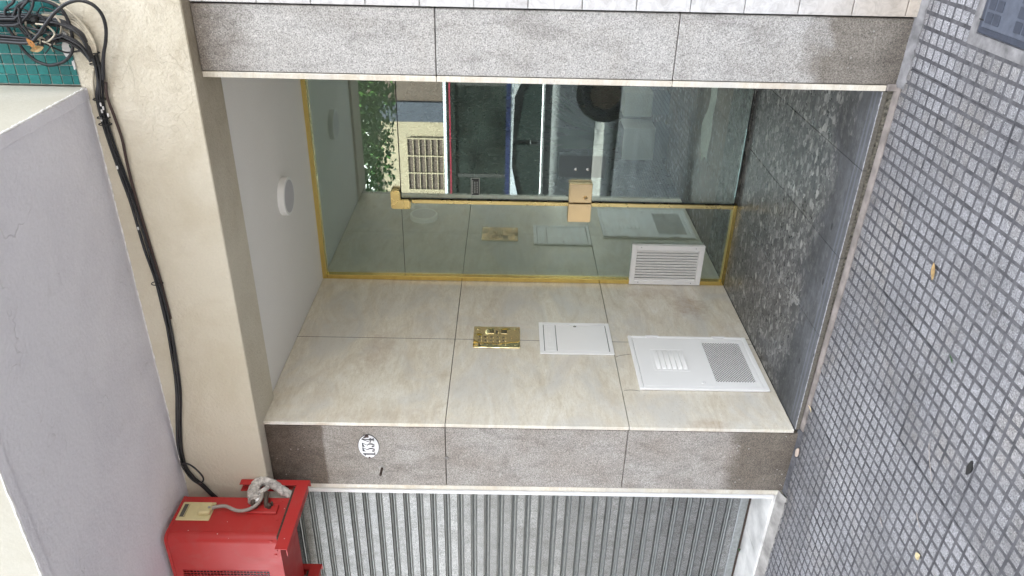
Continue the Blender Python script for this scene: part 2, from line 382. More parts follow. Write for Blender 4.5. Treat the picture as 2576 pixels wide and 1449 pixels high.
M = dict(
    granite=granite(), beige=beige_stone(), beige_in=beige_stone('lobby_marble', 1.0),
    beam=plaster('cream_render', (.69, .64, .525), 1.5, 75, (.72, .66, .55), .55, 1.),
    bay_under=plaster('lilac_grey_paint', (.785, .775, .825), .9, 60, (.84, .835, .86), .8, 0., 1.),
    bay_side=plaster('pale_cream_render', (.47, .45, .385), .5, 60, (.8, .76, .68), .6),
    ceiling=plaster('off_white_paint', (.88, .865, .84), .12, 90, (.94, .93, .92), .4),
    paintedge=simple('flaking_white_paint', (.78, .77, .76), .7, var=.2, sc=40, bump=.5, bsc=120),
    pad=pad_mat(), groove=groove_mat(), floor=floor_mat(), floor_in=simple('brown_marble', (.24, .175, .14), .25, var=.3, sc=6),
    mortar=simple('grey_mortar', (.19, .185, .185), .9, var=.4, sc=22, bump=.7, bsc=150),
    kerbstone=simple('buff_mortar', (.25, .217, .195), .9, var=.3, sc=18, bump=.7, bsc=140),
    plinth=simple('dirty_render', (.30, .285, .265), .9, var=.4, sc=12, bump=.6, bsc=90),
    moss=simple('mossy_stone', (.13, .12, .095), .9, var=.8, sc=70, bump=.8, bsc=170),
    whitetile=None, shade_stone=simple('shade_toned_lobby_stone', (.035, .038, .034), .3, var=.3, sc=6), white_sill=simple('weathered_white_sill', (.62, .61, .58), .45, var=.25, sc=9), vent_shade=simple('grey_gap_shade', (.22, .22, .22), .7), white=paint('white_enamel', (.89, .885, .87), .30), white_old=simple('white_pvc', (.72, .71, .70), .4, var=.06),
    alu=simple('white_aluminium', (.74, .74, .74), .35, var=.05),
    galv=simple('galvanised_steel', (.27, .283, .278), .4, .6, var=.18, sc=60), shutter=shutter_mat(),
    brass=brass('polished_brass', (.90, .79, .48), .03, .55), brass_lit=brass('bright_brass', (.93, .76, .36), .28), brass_frame=brass('yellow_brass', (.88, .68, .24), .22), brass_lock=brass('aged_brass', (.92, .72, .44), .22),
    glass=glass('green_tinted_glass', (.90, .97, .95), 2.0), black=simple('black_gap', (.012, .012, .012), .6), blackmetal=simple('black_enamel', (.014, .014, .018), .25),
    chrome=simple('chrome', (.8, .8, .8), .08, 1., var=.02), steel=simple('dull_steel', (.35, .35, .35), .35, .9), rust=simple('rusty_steel', (.07, .05, .04), .8, .3, var=.4, sc=60),
    cable=simple('black_cable', (.018, .018, .021), .42, var=.4, sc=30), cable_cream=simple('cream_painted_cable', (.52, .47, .37), .7, var=.35, sc=35), cable_brown=simple('dark_brown_cable', (.05, .03, .025), .5),
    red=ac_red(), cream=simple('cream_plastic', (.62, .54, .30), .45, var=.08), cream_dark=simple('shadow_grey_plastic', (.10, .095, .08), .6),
    tape=simple('grey_pipe_tape', (.50, .47, .44), .75, var=.6, sc=45, bump=.4, bsc=60), conduit=simple('grey_conduit', (.34, .30, .27), .6, var=.15), dirty=simple('dirty_brass_valve', (.10, .075, .06), .6, .4),
    leaf_dry=simple('dry_leaf', (.30, .20, .085), .7, var=.4, sc=70), leaf_or=simple('orange_dry_leaf', (.40, .18, .05), .7, var=.4, sc=50), chip=simple('pale_stone_chip', (.50, .40, .33), .8, var=.1),
    cover_worn=simple('worn_blue_grey_plastic', (.085, .097, .125), .6, var=.2, sc=30), cover=simple('blue_grey_plastic', (.042, .050, .070), .55, var=.15, sc=30), enamel=simple('white_vitreous_enamel', (.80, .80, .81), .12, var=.03), ink=simple('black_enamel_print', (.025, .024, .03), .3), ink2=simple('dark_rust_chip', (.06, .035, .03), .7),
    diffuser=simple('frosted_diffuser', (.58, .57, .60), .5, var=.02), cloth=simple('grey_white_cloth', (.72, .74, .68), .9, var=.2, sc=40, bump=.3), pot=simple('white_ceramic', (.82, .85, .82), .35, var=.04), soil=simple('dark_soil', (.02, .016, .012), .95),
    plant=leaf_mat('dark_green_leaf', (.02, .06, .018), (.05, .12, .04)), sticker=simple('black_sticker', (.01, .016, .018), .4), greyprint=simple('pale_print', (.62, .66, .64), .6),
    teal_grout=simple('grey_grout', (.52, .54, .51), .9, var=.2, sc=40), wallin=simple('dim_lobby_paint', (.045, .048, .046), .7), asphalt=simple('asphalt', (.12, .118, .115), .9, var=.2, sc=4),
    crackline=simple('dark_crack', (.06, .05, .04), .95))
def white_tile():
    t = Nt('white_stone_tile'); x, y, z = t.xyz()
    v = t.scale((1, 1, 1), rot=(0, .6, 0)); s = t.noise(22, 6, .7, 1.2, vec=v)
    c = t.ramp(s, [(.3, (.46, .445, .43)), (.55, (.64, .63, .62)), (.8, (.70, .70, .69))])
    zz = t.math('ADD', z, t.range(t.noise(8, 5), 0, 1, -.2, .2))
    c = t.mix(t.range(zz, .55, .05, 0., .85), c, t.mix(1., c, (.74, .64, .52), 'MULTIPLY'))
    t.bump(s, .3, .003); return t.fin(c, .5, 0., .4)
M['whitetile'] = white_tile()
def teal_tile():
    t = Nt('teal_glazed_mosaic'); o = t.new('ShaderNodeObjectInfo')
    c = t.mix(o.outputs['Random'], (.012, .135, .135), (.02, .20, .19)); c = t.mix(.6, c, t.mix(1., c, t.ramp(t.noise(90, 5), [(.3, .7), (.7, 1.2)]), 'MULTIPLY'))
    return t.fin(c, .28, 0., .5)
M['teal'] = teal_tile()

# ------------------------------------------------------------------ measures (metres, facade plane at y = 0)
SL = -0.0152                                       # the pavement falls to the right
XR0, XR1 = -.2455, 0.0                             # right pier
XL0, XL1 = -2.339, -1.957                          # left pier
XWL, XWR = -1.933, -.2696                          # faces of the recess walls
YG, ZF, ZC, ZS = 1.4507, .0616, 2.68, 2.66
ZJ = [ZF, .8735, 1.7755, ZC]
# ================================================================== GROUND
def tilt_z(x): return SL*x
sub = MB(); sub.add([(-16, -.004, tilt_z(-16)-.006), (9, -.004, tilt_z(9)-.006), (9, -4.0, tilt_z(9)-.006), (-16, -4.0, tilt_z(-16)-.006),
                     (-16, -.004, -.6), (9, -.004, -.6), (9, -4.0, -.6), (-16, -4.0, -.6)], [(0, 1, 2, 3), (4, 7, 6, 5), (0, 4, 5, 1), (1, 5, 6, 2), (2, 6, 7, 3), (3, 7, 4, 0)])
PAVE = struct(sub.build('pavement', M['groove']))
COVX, COVY = (.0235, .46), (-.90, -.385)           # service cover
RING = .038
def tile_mesh(nm, x0, y0, yclip, skip=None, jit=None):
    mb = MB(); rnd = random.Random(nm)
    ymax = min(.1993, yclip-y0-.2)
    mb.box(-.1993, .1993, -.1993, ymax, -.030, -.0026)
    for i in range(8):
        for j in range(8):
            cx, cy = -.175+.05*i, -.175+.05*j
            h = .0186; a0, a1, b0, b1 = cx-h, cx+h, cy-h, cy+h
            b1 = min(b1, ymax-.002)
            if b1-b0 < .008: continue
            if skip and x0+.2+a1 > skip[0] and x0+.2+a0 < skip[1] and y0+.2+b1 > skip[2] and y0+.2+b0 < skip[3]:
                # pads cut by the mortar ring
                if x0+.2+a0 < skip[0] < x0+.2+a1: a1 = skip[0]-x0-.2
                elif y0+.2+b0 < skip[2] < y0+.2+b1: b1 = skip[2]-y0-.2
                elif y0+.2+b0 < skip[3] < y0+.2+b1: b0 = skip[3]-y0-.2
                else: continue
                if a1-a0 < .006 or b1-b0 < .006: continue
            t = .0018; dz = rnd.uniform(-.0006, .0004)
            e = [rnd.uniform(-.0008, .0008) for _ in range(4)]
            a0 += e[0]; a1 += e[1]; b0 += e[2]; b1 += e[3]
            vs = [(a0,b0,-.0027),(a1,b0,-.0027),(a1,b1,-.0027),(a0,b1,-.0027),(a0+t*.5,b0+t*.5,-.0007+dz),(a1-t*.5,b0+t*.5,-.0007+dz),(a1-t*.5,b1-t*.5,-.0007+dz),(a0+t*.5,b1-t*.5,-.0007+dz),
                  (a0+t,b0+t,dz),(a1-t,b0+t,dz),(a1-t,b1-t,dz),(a0+t,b1-t,dz)]
            mb.add(vs, [(0,1,5,4),(1,2,6,5),(2,3,7,6),(3,0,4,7),(4,5,9,8),(5,6,10,9),(6,7,11,10),(7,4,8,11),(8,9,10,11)], 1)
    me = bpy.data.meshes.new('paving_tile'); me.from_pydata(mb.v, [], mb.f); me.materials.append(M['groove']); me.materials.append(M['pad']); me.polygons.foreach_set('material_index', mb.m); me.update()
    return me
stock = [tile_mesh('stock%d' % k, 0, 0, 9) for k in range(4)]
skip = (COVX[0]-RING, COVX[1]+RING, COVY[0]-RING, COVY[1]+RING)
edge_stock = {}
for iy in range(10):
    for ix in range(-10, 3):
        x0 = -.17+.4*ix; y0 = -.317-.4*(iy-1) - .4+.4*0
        y0 = -.317-.4*iy                                  # iy = 0 is the row cut by the facade
        x1, y1 = x0+.4, y0+.4
        if y0 < -4.0: continue
        hit = x1 > skip[0] and x0 < skip[1] and y1 > skip[2] and y0 < skip[3]
        if hit: me = tile_mesh('cut%d_%d' % (ix, iy), x0, y0, -.006, skip)
        elif iy == 0:
            k = ix % 3
            if k not in edge_stock: edge_stock[k] = tile_mesh('edge%d' % k, x0, y0, -.012)
            me = edge_stock[k]
        else: me = random.choice(stock)
        o = bpy.data.objects.new('paving_tile', me); COL.objects.link(o); o.parent = PAVE
        o.location = (x0+.2+random.uniform(-.0008, .0008), y0+.2+random.uniform(-.0008, .0008), tilt_z(x0+.2)+random.uniform(-.0018, .0014))
        rz = 0 if hit or iy == 0 else random.choice([0, math.pi])
        o.rotation_euler = (random.uniform(-.0035, .0035), (.0152 if rz == 0 else -.0152)+random.uniform(-.0035, .0035), rz)
        ORG[o.name] = Vector((0, 0, 0))
# mortar fillet along the wall foot (a sloping, ragged strip)
def ragged_strip(name, mat, x0, x1, yin, yout, zin, zout, wob, parent=None, n=90, seed=1):
    rnd = random.Random(seed); vs = []; fs = []
    for i in range(n+1):
        x = x0+(x1-x0)*i/n; g = tilt_z(x); w = rnd.uniform(-wob, wob)
        vs += [(x, yin, g+zin+rnd.uniform(-.2, .2)*wob), (x, (yin+yout)/2+w*.4, g+(zin*.6+zout*.4)), (x, yout+w, g+zout), (x, yout+w*.8, g-.012), (x, yin, g-.012)]
    for i in range(n):
        a = i*5; b = a+5
        for k in range(5): fs.append((a+k, a+(k+1) % 5, b+(k+1) % 5, b+k))
    mb = MB(); mb.add(vs, fs); mb.smooth = True; return mb.build(name, mat, parent)
struct(ragged_strip('wall_foot_mortar', M['kerbstone'], XL1+.03, XWR+.02, .03, -.022, .012, .003, .004, seed=3))
struct(ragged_strip('wall_foot_mortar', M['mortar'], XWR+.02, .62, .012, -.045, .016, .004, .006, seed=5))
struct(ragged_strip('wall_foot_mortar', M['groove'], XL0, XL1+.03, .012, -.035, .012, .002, .006, seed=8))
# ------------------------------------------------------------------ entrance floor and its step
step = MB(); step.box(XWL, XWR, .012, YG+.02, -.2, ZF-.022)
FLOOR = struct(step.build('entrance_floor', M['moss']))
edges = [XWL+.0, -1.388, -.990, -.592, XWR]
for i in range(4):
    a, b = edges[i]+.0009, edges[i+1]-.0009
    ys = [0.0, .719, .721, YG+.012] if i == 0 else [0.0, YG+.012]
    for k in range(0, len(ys), 2):
        m = MB(); m.box(a, b, ys[k], ys[k+1], ZF-.022, ZF, .0015); o = m.build('floor_slab', M['floor'], FLOOR)
lobf = MB(); lobf.box(-1.95, 1.2, 1.935, 7.2, -.2, ZF-.004); struct(lobf.build('lobby_floor', M['floor_in']))
lobt = MB(); lobt.box(-1.95, 1.2, YG+.0125, 1.934, -.2, ZF-.001); struct(lobt.build('lobby_threshold', floor_mat('lobby_pebble_floor', True)))
# ================================================================== PIERS AND RECESS WALLS
def slabs(root, nm, mat, x0, x1, y0, y1, zs, bev=.0025, gap=.0016):
    for a, b in zip(zs[:-1], zs[1:]):
        m = MB(); d = random.uniform(-.0012, .0012)
        m.box(x0+gap, x1-gap, y0+(d if y1-y0 < .1 else 0), y1, a+gap, b-gap, bev); m.build(nm, mat, root)
pier = thing('stone_pier', 'right-hand grey granite pier between the glass entrance and the white tiles', 'stone pier', ((XR0+XR1)/2, .1, 0), 'granite piers either side of the entrance')
m = MB(); m.box(XR0+.004, XR1-.003, .031, .30, -.2, ZS); m.build('core', M['mortar'], pier)
slabs(pier, 'stone_slab', M['granite'], XR0, XR1, 0, .030, [.002, .872, 1.771, ZS])
pier2 = thing('stone_pier', 'left-hand brown-stained granite pier that carries the oval house number', 'stone pier', ((XL0+XL1)/2, .1, 0), 'granite piers either side of the entrance')
m = MB(); m.box(XL0+.003, XL1-.004, .031, .40, -.2, ZS); m.build('core', M['mortar'], pier2)
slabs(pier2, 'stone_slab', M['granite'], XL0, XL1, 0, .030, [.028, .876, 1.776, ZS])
wl_ = thing('marble_wall', 'beige marble side wall of the entrance recess with the letter box on it', 'wall', (XWL-.012, .7, ZF))
m = MB(); m.box(XL1+.0, XWL-.024, .03, YG+.03, -.1, ZC); 
m = MB(); m.box(XL1-.03, XL1+.0005, .401, YG, -.1, ZC); m.box(XL1+.0006, XWL-.0014, .7553, .7587, ZF+.001, ZC-.001); m.build('core', M['black'], wl_)
for y0, y1 in ((0.0, .757), (.757, YG)):
    slabs(wl_, 'marble_slab', M['beige'], XL1+.0008, XWL, y0+.0003, y1, ZJ, .0016, .0017)
wr_ = thing('marble_wall', 'beige marble slab edge lining the inner side of the right granite pier', 'wall', (XWR+.012, .7, ZF))
m = MB(); m.box(XR0+.0005, XR0+.03, .301, YG, -.1, ZC); m.build('core', M['mortar'], wr_)
for y0, y1 in ((-.001, .757), (.757, YG)):
    slabs(wr_, 'marble_slab', M['beige'], XWR, XR0-.0004, y0, y1, [.05, .872, 1.771, ZS-.001], .0016, .0011)
# small mortar repair at the foot of the right trim
m = MB(); m.box(XWR+.002, XR0+.004, -.006, .01, .004, .05, .004); struct(m.build('wall_foot_mortar', M['kerbstone']))
# cracks in the marble near the meter cabinet
m = MB()
for pts in ([(0.60, .872), (.618, .84), (.628, .80), (.632, .783)], [(.296, .862), (.30, .82), (.292, .781)], [(.805, .10), (.80, .07), (.79, .0616)]):
    m.tube([(XWL+.0002, a, b) for a, b in pts], .0009, 5, cr=3)
m.build('crack', M['crackline'], wl_)
# white tile wall to the right of the right pier
wt = thing('tiled_wall', 'white stone tile wall at the right of the granite pier', 'wall', (.3, .02, 0))
m = MB(); m.box(.004, 1.25, .004, .2, -.2, ZS); m.build('grout_bed', M['teal_grout'], wt)
zt = [-.02, .055]+[.252+.1965*k for k in range(13)]
zt = [z for z in zt if z < ZS-.02]+[ZS-.001]
for k in range(4):
    for a, b in zip(zt[:-1], zt[1:]):
        m = MB(); m.box(.005+.3*k+.001, .005+.3*(k+1)-.001, -.010+random.uniform(-.0008, .0008), .0035, a+.0016, b-.0016, .002); m.build('wall_tile', M['whitetile'], wt)
# ================================================================== LINTEL BEAM, CEILING, UPPER WALL, BAY
bm_ = MB(); bm_.box(-4.6, 1.25, -.075, .192, ZS, 3.088, .004)
tag(bm_.build('lintel_beam', M['beam']), 'cream rendered beam with cracks running above the entrance and shutter', 'beam')
c = MB(); c.box(XWL-.02, XWR+.02, .1925, YG+.02, ZC, ZC+.08); struct(c.build('entrance_ceiling', M['ceiling']))
c = MB(); c.box(-1.95, -.10, YG+.0205, 7.2, ZC, ZC+.08); c.box(-.0999, 1.2, YG+.0205, 2.3, ZC, ZC+.08); struct(c.build('lobby_ceiling', M['ceiling']))  # right-hand part left open deeper in, below the added light shaft
uw = thing('mosaic_wall', 'teal glazed mosaic wall above the cream beam behind the tangled cables', 'wall', (.3, -.07, 3.1))
m = MB(); m.box(-.29, 1.25, -.0715, .15, 3.0885, 3.9); m.build('grout_bed', M['teal_grout'], uw)
for i in range(14):
    for k in range(15):
        x = -.262+.0365*i-.5*0; z = 3.0905+.0395*k
        if i == 0: x0, x1 = -.287, -.2545
        else: x0, x1 = -.2525+.0372*(i-1), -.2525+.0372*i-.0034
        if k == 0: z0, z1 = 3.0905, 3.111
        else: z0, z1 = 3.1135+.0402*(k-1), 3.1135+.0402*k-.0036
        if k <= 1 and 4 <= i <= 6 and random.random() < .6: continue
        m = MB(); m.box(x0, x1, -.0762+random.uniform(-.0008, .0008), -.070, z0, z1, .0012); m.build('mosaic_tile', M['teal'], uw)
# flaked white patches where tiles came off
m = MB()
for cx, cz, rx, rz in ((-.16, 3.103, .035, .018), (-.215, 3.093, .02, .006), (-.11, 3.098, .016, .010)):
    pts = [(cx+rx*math.cos(a)*random.uniform(.6, 1.1), cz+rz*math.sin(a)*random.uniform(.6, 1.1)) for a in [i*math.pi/9 for i in range(18)]]
    m.prism(pts, 'y', -.0775, -.0705)
m.build('paint_patch', M['paintedge'], uw)
BX0, BX1, BY, BZ = -6.0, -.295, -1.125, 3.071
bay = thing('overhanging_bay', 'projecting upper-floor bay with a pale lilac-grey painted underside', 'building bay', (-2, -.6, BZ))
m = MB(); m.box(BX0, BX1-.045, BY+.048, -.0755, BZ, BZ+.1); m.build('underside', M['bay_under'], bay)
m = MB(); m.box(BX1-.046, BX1-.002, BY+.003, -.0757, BZ-.0065, BZ+.09, .004); m.box(BX0, BX1-.047, BY+.003, BY+.0475, BZ-.0062, BZ+.09, .004); m.build('drip_edge', M['bay_under'], bay)
m = MB(); m.box(BX0, BX1, BY, -.0758, BZ+.0, 6.0)
m = MB(); m.box(BX1-.03, BX1, BY, -.0758, BZ-.002, 6.2, .002); m.box(BX0, BX1-.031, BY, BY+.03, BZ-.002, 6.2, .002); m.box(BX0, BX1-.031, BY+.031, -.0762, 6.0, 6.2); m.build('wall', M['bay_side'], bay)
def ragged_edge(pts0, mat, name, root, w=.005, n=120):
    m = MB(); a, b = Vector(pts0[0]), Vector(pts0[1]); P = []
    for i in range(n+1):
        p = a.lerp(b, i/n); P.append(p+Vector((random.uniform(-1, 1)*.0012, random.uniform(-1, 1)*.0012, random.uniform(-1, 1)*.001)))
    m.tube(P, lambda t: w*random.uniform(.55, 1.15), 6, cr=1); m.build(name, mat, root)
ragged_edge(((BX1-.001, -.09, BZ-.003), (BX1-.001, BY, BZ-.003)), M['paintedge'], 'paint_ridge', bay, .0045)
ragged_edge(((BX1-.001, BY+.001, BZ-.003), (-4, BY+.001, BZ-.003)), M['paintedge'], 'paint_ridge', bay, .0045)
ragged_edge(((-.34, -.077, BZ-.001), (-2.28, -.077, BZ-.001)), M['paintedge'], 'paint_ridge', bay, .0035)
# building mass over and behind the entrance (it shades the pavement)
ab = thing('apartment_building', 'tall apartment block that rises above the entrance and the bay', 'building', (-2, 6, 3))
m = MB(); m.box(-16, 11, .2, 2.3, 3.95, 8.2); m.box(-16, -.1, 2.3005, 14, 3.95, 8.2); m.box(3.0, 11, 2.3005, 14, 3.95, 8.2); m.box(-.0995, 2.9995, 7.3, 14, 3.95, 8.2); m.build('upper_storeys', M['bay_side'], ab)  # unseen open shaft added through the storeys to bring daylight into the lobby
m = MB(); m.box(1.26, 11, .01, 14, -.3, 3.94); m.box(-16, -4.61, .01, 14, -.3, 3.94); m.box(-4.6, 1.25, 7.3, 14, -.3, 3.94); m.box(1.21, 1.25, .21, 7.29, -.2, 3.94); m.box(-4.6, -4.0, .7, 7.2, -.3, 3.94); m.box(-3.99, -.1, .25, 7.2, 2.77, 3.93); m.box(-.0995, 1.2, .25, 2.3, 2.77, 3.93); m.build('ground_storey', M['bay_side'], ab)
# lobby
lw_ = thing('lobby_wall', 'marble-lined lobby side wall seen dimly through the glass', 'wall', (XWL, 3, ZF))
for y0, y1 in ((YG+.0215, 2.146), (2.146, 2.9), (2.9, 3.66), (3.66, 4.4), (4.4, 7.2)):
    slabs(lw_, 'marble_slab', M['beige_in'] if y0 < 2.8 else M['shade_stone'], XL1+.0008, XWL-.001, y0, y1, ZJ, .0016, .0011)  # deeper slabs coloured dark to stand in for the unlit depth
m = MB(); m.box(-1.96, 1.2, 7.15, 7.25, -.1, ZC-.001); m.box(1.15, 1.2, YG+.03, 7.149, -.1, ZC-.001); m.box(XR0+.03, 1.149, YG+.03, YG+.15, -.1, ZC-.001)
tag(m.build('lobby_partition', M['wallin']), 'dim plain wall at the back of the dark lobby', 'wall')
# ================================================================== GLASS FRONT
gf = thing('glass_screen', 'fixed green-tinted glass panes in a brass frame around the entrance door', 'glass screen', (-1.65, YG, ZF))
XD = -1.3645                                            # door leading edge
m = MB(); m.box(XWL+.018, XWR, YG+.0145, YG+.0245, 2.1465, 2.664); m.build('pane', M['glass'], gf)
m = MB(); m.box(XWL+.018, -1.376, YG+.0145, YG+.0245, .075, 2.1435); m.build('pane', M['glass'], gf)
m = MB(); m.box(XWL+.0005, XWR, YG-.008, YG+.030, 2.651, ZC-.0005, .0015); m.build('top_rail', M['brass_frame'], gf)
m = MB(); m.box(XWL+.0005, XWL+.030, YG-.007, YG+.030, ZF+.0245, 2.6505, .0015); m.build('jamb', M['brass_frame'], gf)
m = MB(); m.box(XWL+.001, -1.3665, YG-.008, YG+.030, ZF+.0005, ZF+.0240, .0015); m.build('bottom_rail', M['brass_frame'], gf)
m = MB(); m.box(-1.391, -1.3675, YG-.008, YG+.030, ZF+.0245, 2.078, .0015); m.build('channel', M['brass_lit'], gf)
m = MB(); m.box(-1.95, XWR, YG+.013, YG+.0142, 2.1438, 2.1462); m.build('pane_joint', M['black'], gf)
# L-shaped patch fitting at the corner of door and panes
m = MB()
poly = [(-1.304, 2.205), (-1.304, 2.1455), (-1.3665, 2.1455), (-1.3665, 2.083), (-1.426, 2.083), (-1.426, 2.205)]
bmx = bmesh.new(); vv = [bmx.verts.new((x, YG-.022, z)) for x, z in poly]; fc = bmx.faces.new(vv)
r_ = bmesh.ops.extrude_face_region(bmx, geom=[fc]); bmesh.ops.translate(bmx, vec=(0, .034, 0), verts=[v for v in r_['geom'] if isinstance(v, bmesh.types.BMVert)])
ve = [e for e in bmx.edges if abs(e.verts[0].co.y-e.verts[1].co.y) > .01 and not (abs(e.verts[0].co.x+1.3665) < .001 and abs(e.verts[0].co.z-2.1455) < .001)]
bmesh.ops.bevel(bmx, geom=ve, offset=.016, segments=4, affect='EDGES', profile=.5)
fe = [e for e in bmx.edges if e.verts[0].co.y < YG-.02 and e.verts[1].co.y < YG-.02]
bmesh.ops.bevel(bmx, geom=fe, offset=.003, segments=2, affect='EDGES', profile=.5)
bmx.verts.index_update(); m.add([v.co[:] for v in bmx.verts], [[v.index for v in f.verts] for f in bmx.faces]); bmx.free()
m.build('corner_patch', M['brass_lit'], gf, smooth=False)
m = MB(); m.box(-1.491, -1.3685, YG-.024, YG+.012, .970, 1.114, .003); m.build('strike_plate', M['brass_lock'], gf)
gd = thing('glass_door', 'frameless green-tinted glass door with a brass lock plate and black lock box', 'door', (-.8, YG, ZF))
m = MB(); m.box(XD+.002, XWR, YG+.010, YG+.020, ZF+.022, 2.141); m.build('pane', M['glass'], gd)
m = MB(); m.box(XD-.0015, XD+.0018, YG+.004, YG+.026, ZF+.02, 2.1432); m.box(XD+.002, XWR, YG+.008, YG+.022, 2.1411, 2.1434); m.box(XD+.002, XWR, YG+.008, YG+.022, ZF+.016, ZF+.0218); m.build('edge_seal', M['black'], gd)
m = MB(); m.box(-1.361, -1.236, YG-.024, YG+.009, .972, 1.113, .003); lp = m.build('lock_plate', M['brass_lock'], gd)
m = MB(); m.cyl((-1.328, YG-.024, 1.011), 'y', [(0, .013), (-.006, .0125), (-.010, .009), (-.012, .008)], 20); m.build('lock_cylinder', M['brass_lock'], lp, smooth=True)
m = MB(); m.box(-1.3305, -1.3255, YG-.0365, YG-.0362, 1.003, 1.019); m.build('keyhole', M['black'], lp)
m = MB(); m.box(-1.230, -1.052, YG+.021, YG+.085, .889, 1.190, .004); lb = m.build('lock_box', M['blackmetal'], gd)
m = MB(); m.box(-1.210, -1.072, YG+.0185, YG+.0205, .900, 1.180); m.build('cover_plate', M['black'], lb)
for z in (1.078, 1.006):
    m = MB(); m.cyl((-1.156, YG+.018, z), 'y', [(0, .010), (-.006, .010), (-.010, .006), (-.011, .001)], 16); m.build('bolt', M['chrome'], lb, smooth=True)
st = thing('door_sticker', 'small black notice with three pale lines stuck on the door glass', 'sticker', (-1.28, YG+.009, 1.687))
m = MB(); m.box(-1.338, -1.224, YG+.0085, YG+.0093, 1.661, 1.713); m.build('border', M['greyprint'], st)
m = MB(); m.box(-1.335, -1.227, YG+.0078, YG+.0083, 1.664, 1.710); m.build('sheet', M['sticker'], st)
m = MB()
for row, (a, b) in enumerate(((-1.328, -1.238), (-1.322, -1.247), (-1.322, -1.247))):
    x = a
    while x < b:
        w = random.uniform(.010, .022); m.box(x, min(b, x+w), YG+.0070, YG+.0075, 1.7008-.0136*row, 1.7044-.0136*row); x += w+.003
m.build('print', M['greyprint'], st)
# ------------------------------------------------------------------ white vent grille on the side pane
vg = thing('vent_grille', 'white louvred vent grille fixed low on the fixed glass pane', 'vent grille', (-1.788, YG, .455))
x0, x1, z0, z1 = -1.9290, -1.6475, .2245, .6865; a0, a1, b0, b1 = -1.901, -1.6815, .2565, .655
m = MB(); yf = YG-.016
for q in ((x0, x1, z0, b0), (x0, x1, b1, z1)): m.box(q[0], q[1], yf, YG+.013, q[2], q[3], .0015)
for q in ((x0, a0, b0+.0002, b1-.0002), (a1, x1, b0+.0002, b1-.0002)): m.box(q[0], q[1], yf+.0004, YG+.013, q[2], q[3], .0015)
m.build('frame', M['white'], vg)
m = MB(); m.box(a0, a1, YG+.009, YG+.0125, b0, b1); m.build('shade_backing', M['vent_shade'], vg)  # grey sheet behind the blades stands for the shade in the gaps
n = 11
for k in range(n):                                      # long blades run upright here, side by side
    xx = a0+(a1-a0)*(k+.5)/n; w = (a1-a0)/n
    m = MB(); m.prism([(xx+w*.42, YG-.012), (xx+w*.40, YG-.0145), (xx+w*.28, YG-.0145), (xx-w*.49, YG-.0075), (xx-w*.49, YG-.004), (xx+w*.3, YG-.010)], 'z', b0+.001, b1-.001); m.build('blade', M['white'], vg)
for x, z in ((-1.661, .63), (-1.664, .282), (-1.913, .629), (-1.915, .285)):
    m = MB(); m.cyl((x, yf, z), 'y', [(0, .0032), (-.0012, .0026)], 10); m.build('screw', M['steel'], vg)
# ------------------------------------------------------------------ recess ceiling lamp
def lamp(label, c, axis, sgn, r, h):
    t = thing('round_lamp', label, 'lamp', c, 'round white surface lamps')
    m = MB(); m.cyl(c, axis, [(0, r), (sgn*h*.94, r*.995), (sgn*h, r*.975), (sgn*h, r*.86)], 56); m.build('housing', M['white'], t, smooth=True)
    m = MB(); m.cyl(c, axis, [(sgn*h*.9, r*.85), (sgn*(h+.0008), r*.85), (sgn*(h+.0022), r*.5)], 56); m.build('diffuser', M['diffuser'], t, smooth=True)
    return t
la = lamp('round white ceiling lamp mounted on the recess ceiling', (-1.107, .846, ZC), 'z', -1, .102, .034)
m = MB()
for k in range(3):
    an = math.radians(62+k*3.2); m.box(-1.107+.1024*math.cos(an)-.001, -1.107+.1024*math.cos(an)+.001, .846+.1012*math.sin(an), .846+.103*math.sin(an), ZC-.026, ZC-.012)
lamp('round white wall lamp on the lobby wall behind the fixed pane', (XWL-.001, 2.43, 2.12), 'x', 1, .105, .036)
# ------------------------------------------------------------------ intercom
ic = thing('intercom_panel', 'polished brass intercom panel with rows of call buttons on the marble', 'intercom', (XWL, .777, 1.537))
Y0, Y1, Z0, Z1 = .666, .887, 1.403, 1.670
def ip(px, py): return (Y1-(py-225)/(1230-225)*(Y1-Y0), Z1-(px-180)/(2370-180)*(Z1-Z0))
m = MB(); m.box(XWL+.0003, XWL+.006, Y0, Y1, Z0, Z1, .002); plate = m.build('plate', M['brass'], ic)
for xa, xb in ((780, 1140), (1480, 1760)):
    ya, za = ip(xa, 372); yb, zb = ip(xb, 585)
    m = MB(); m.box(XWL+.0061, XWL+.0082, yb, ya, zb, za, .0008); g = m.build('speaker_grille', M['brass'], ic)
    ns = 6 if xb-xa > 300 else 5
    for k in range(ns):
        z = zb+(za-zb)*(k+.6)/(ns+.2); s_ = MB(); s_.box(XWL+.0080, XWL+.0086, yb+.004, ya-.004, z-.0022, z+.0022); s_.build('slot', M['black'], g)
ya, za = ip(1215, 425); yb, zb = ip(1310, 560)
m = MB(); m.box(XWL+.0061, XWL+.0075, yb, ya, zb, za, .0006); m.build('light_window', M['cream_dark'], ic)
bt = [(x, y) for x in (560, 848, 1130, 1420, 1700) for y in (735, 892, 1062)]+[(1980, 735), (1345, 500)]
for x, y in bt:
    yy, zz = ip(x, y); m = MB(); m.box(XWL+.0061, XWL+.0092, yy-.0125, yy+.0125, zz-.0022, zz+.0022, .0008); m.build('call_button', M['brass'], ic)
for x, y in bt[:15]:
    yy, zz = ip(x-108, y); m = MB(); m.box(XWL+.0061, XWL+.0068, yy-.005, yy+.005, zz-.0045, zz+.0045); m.build('name_slot', M['cream_dark'], ic)
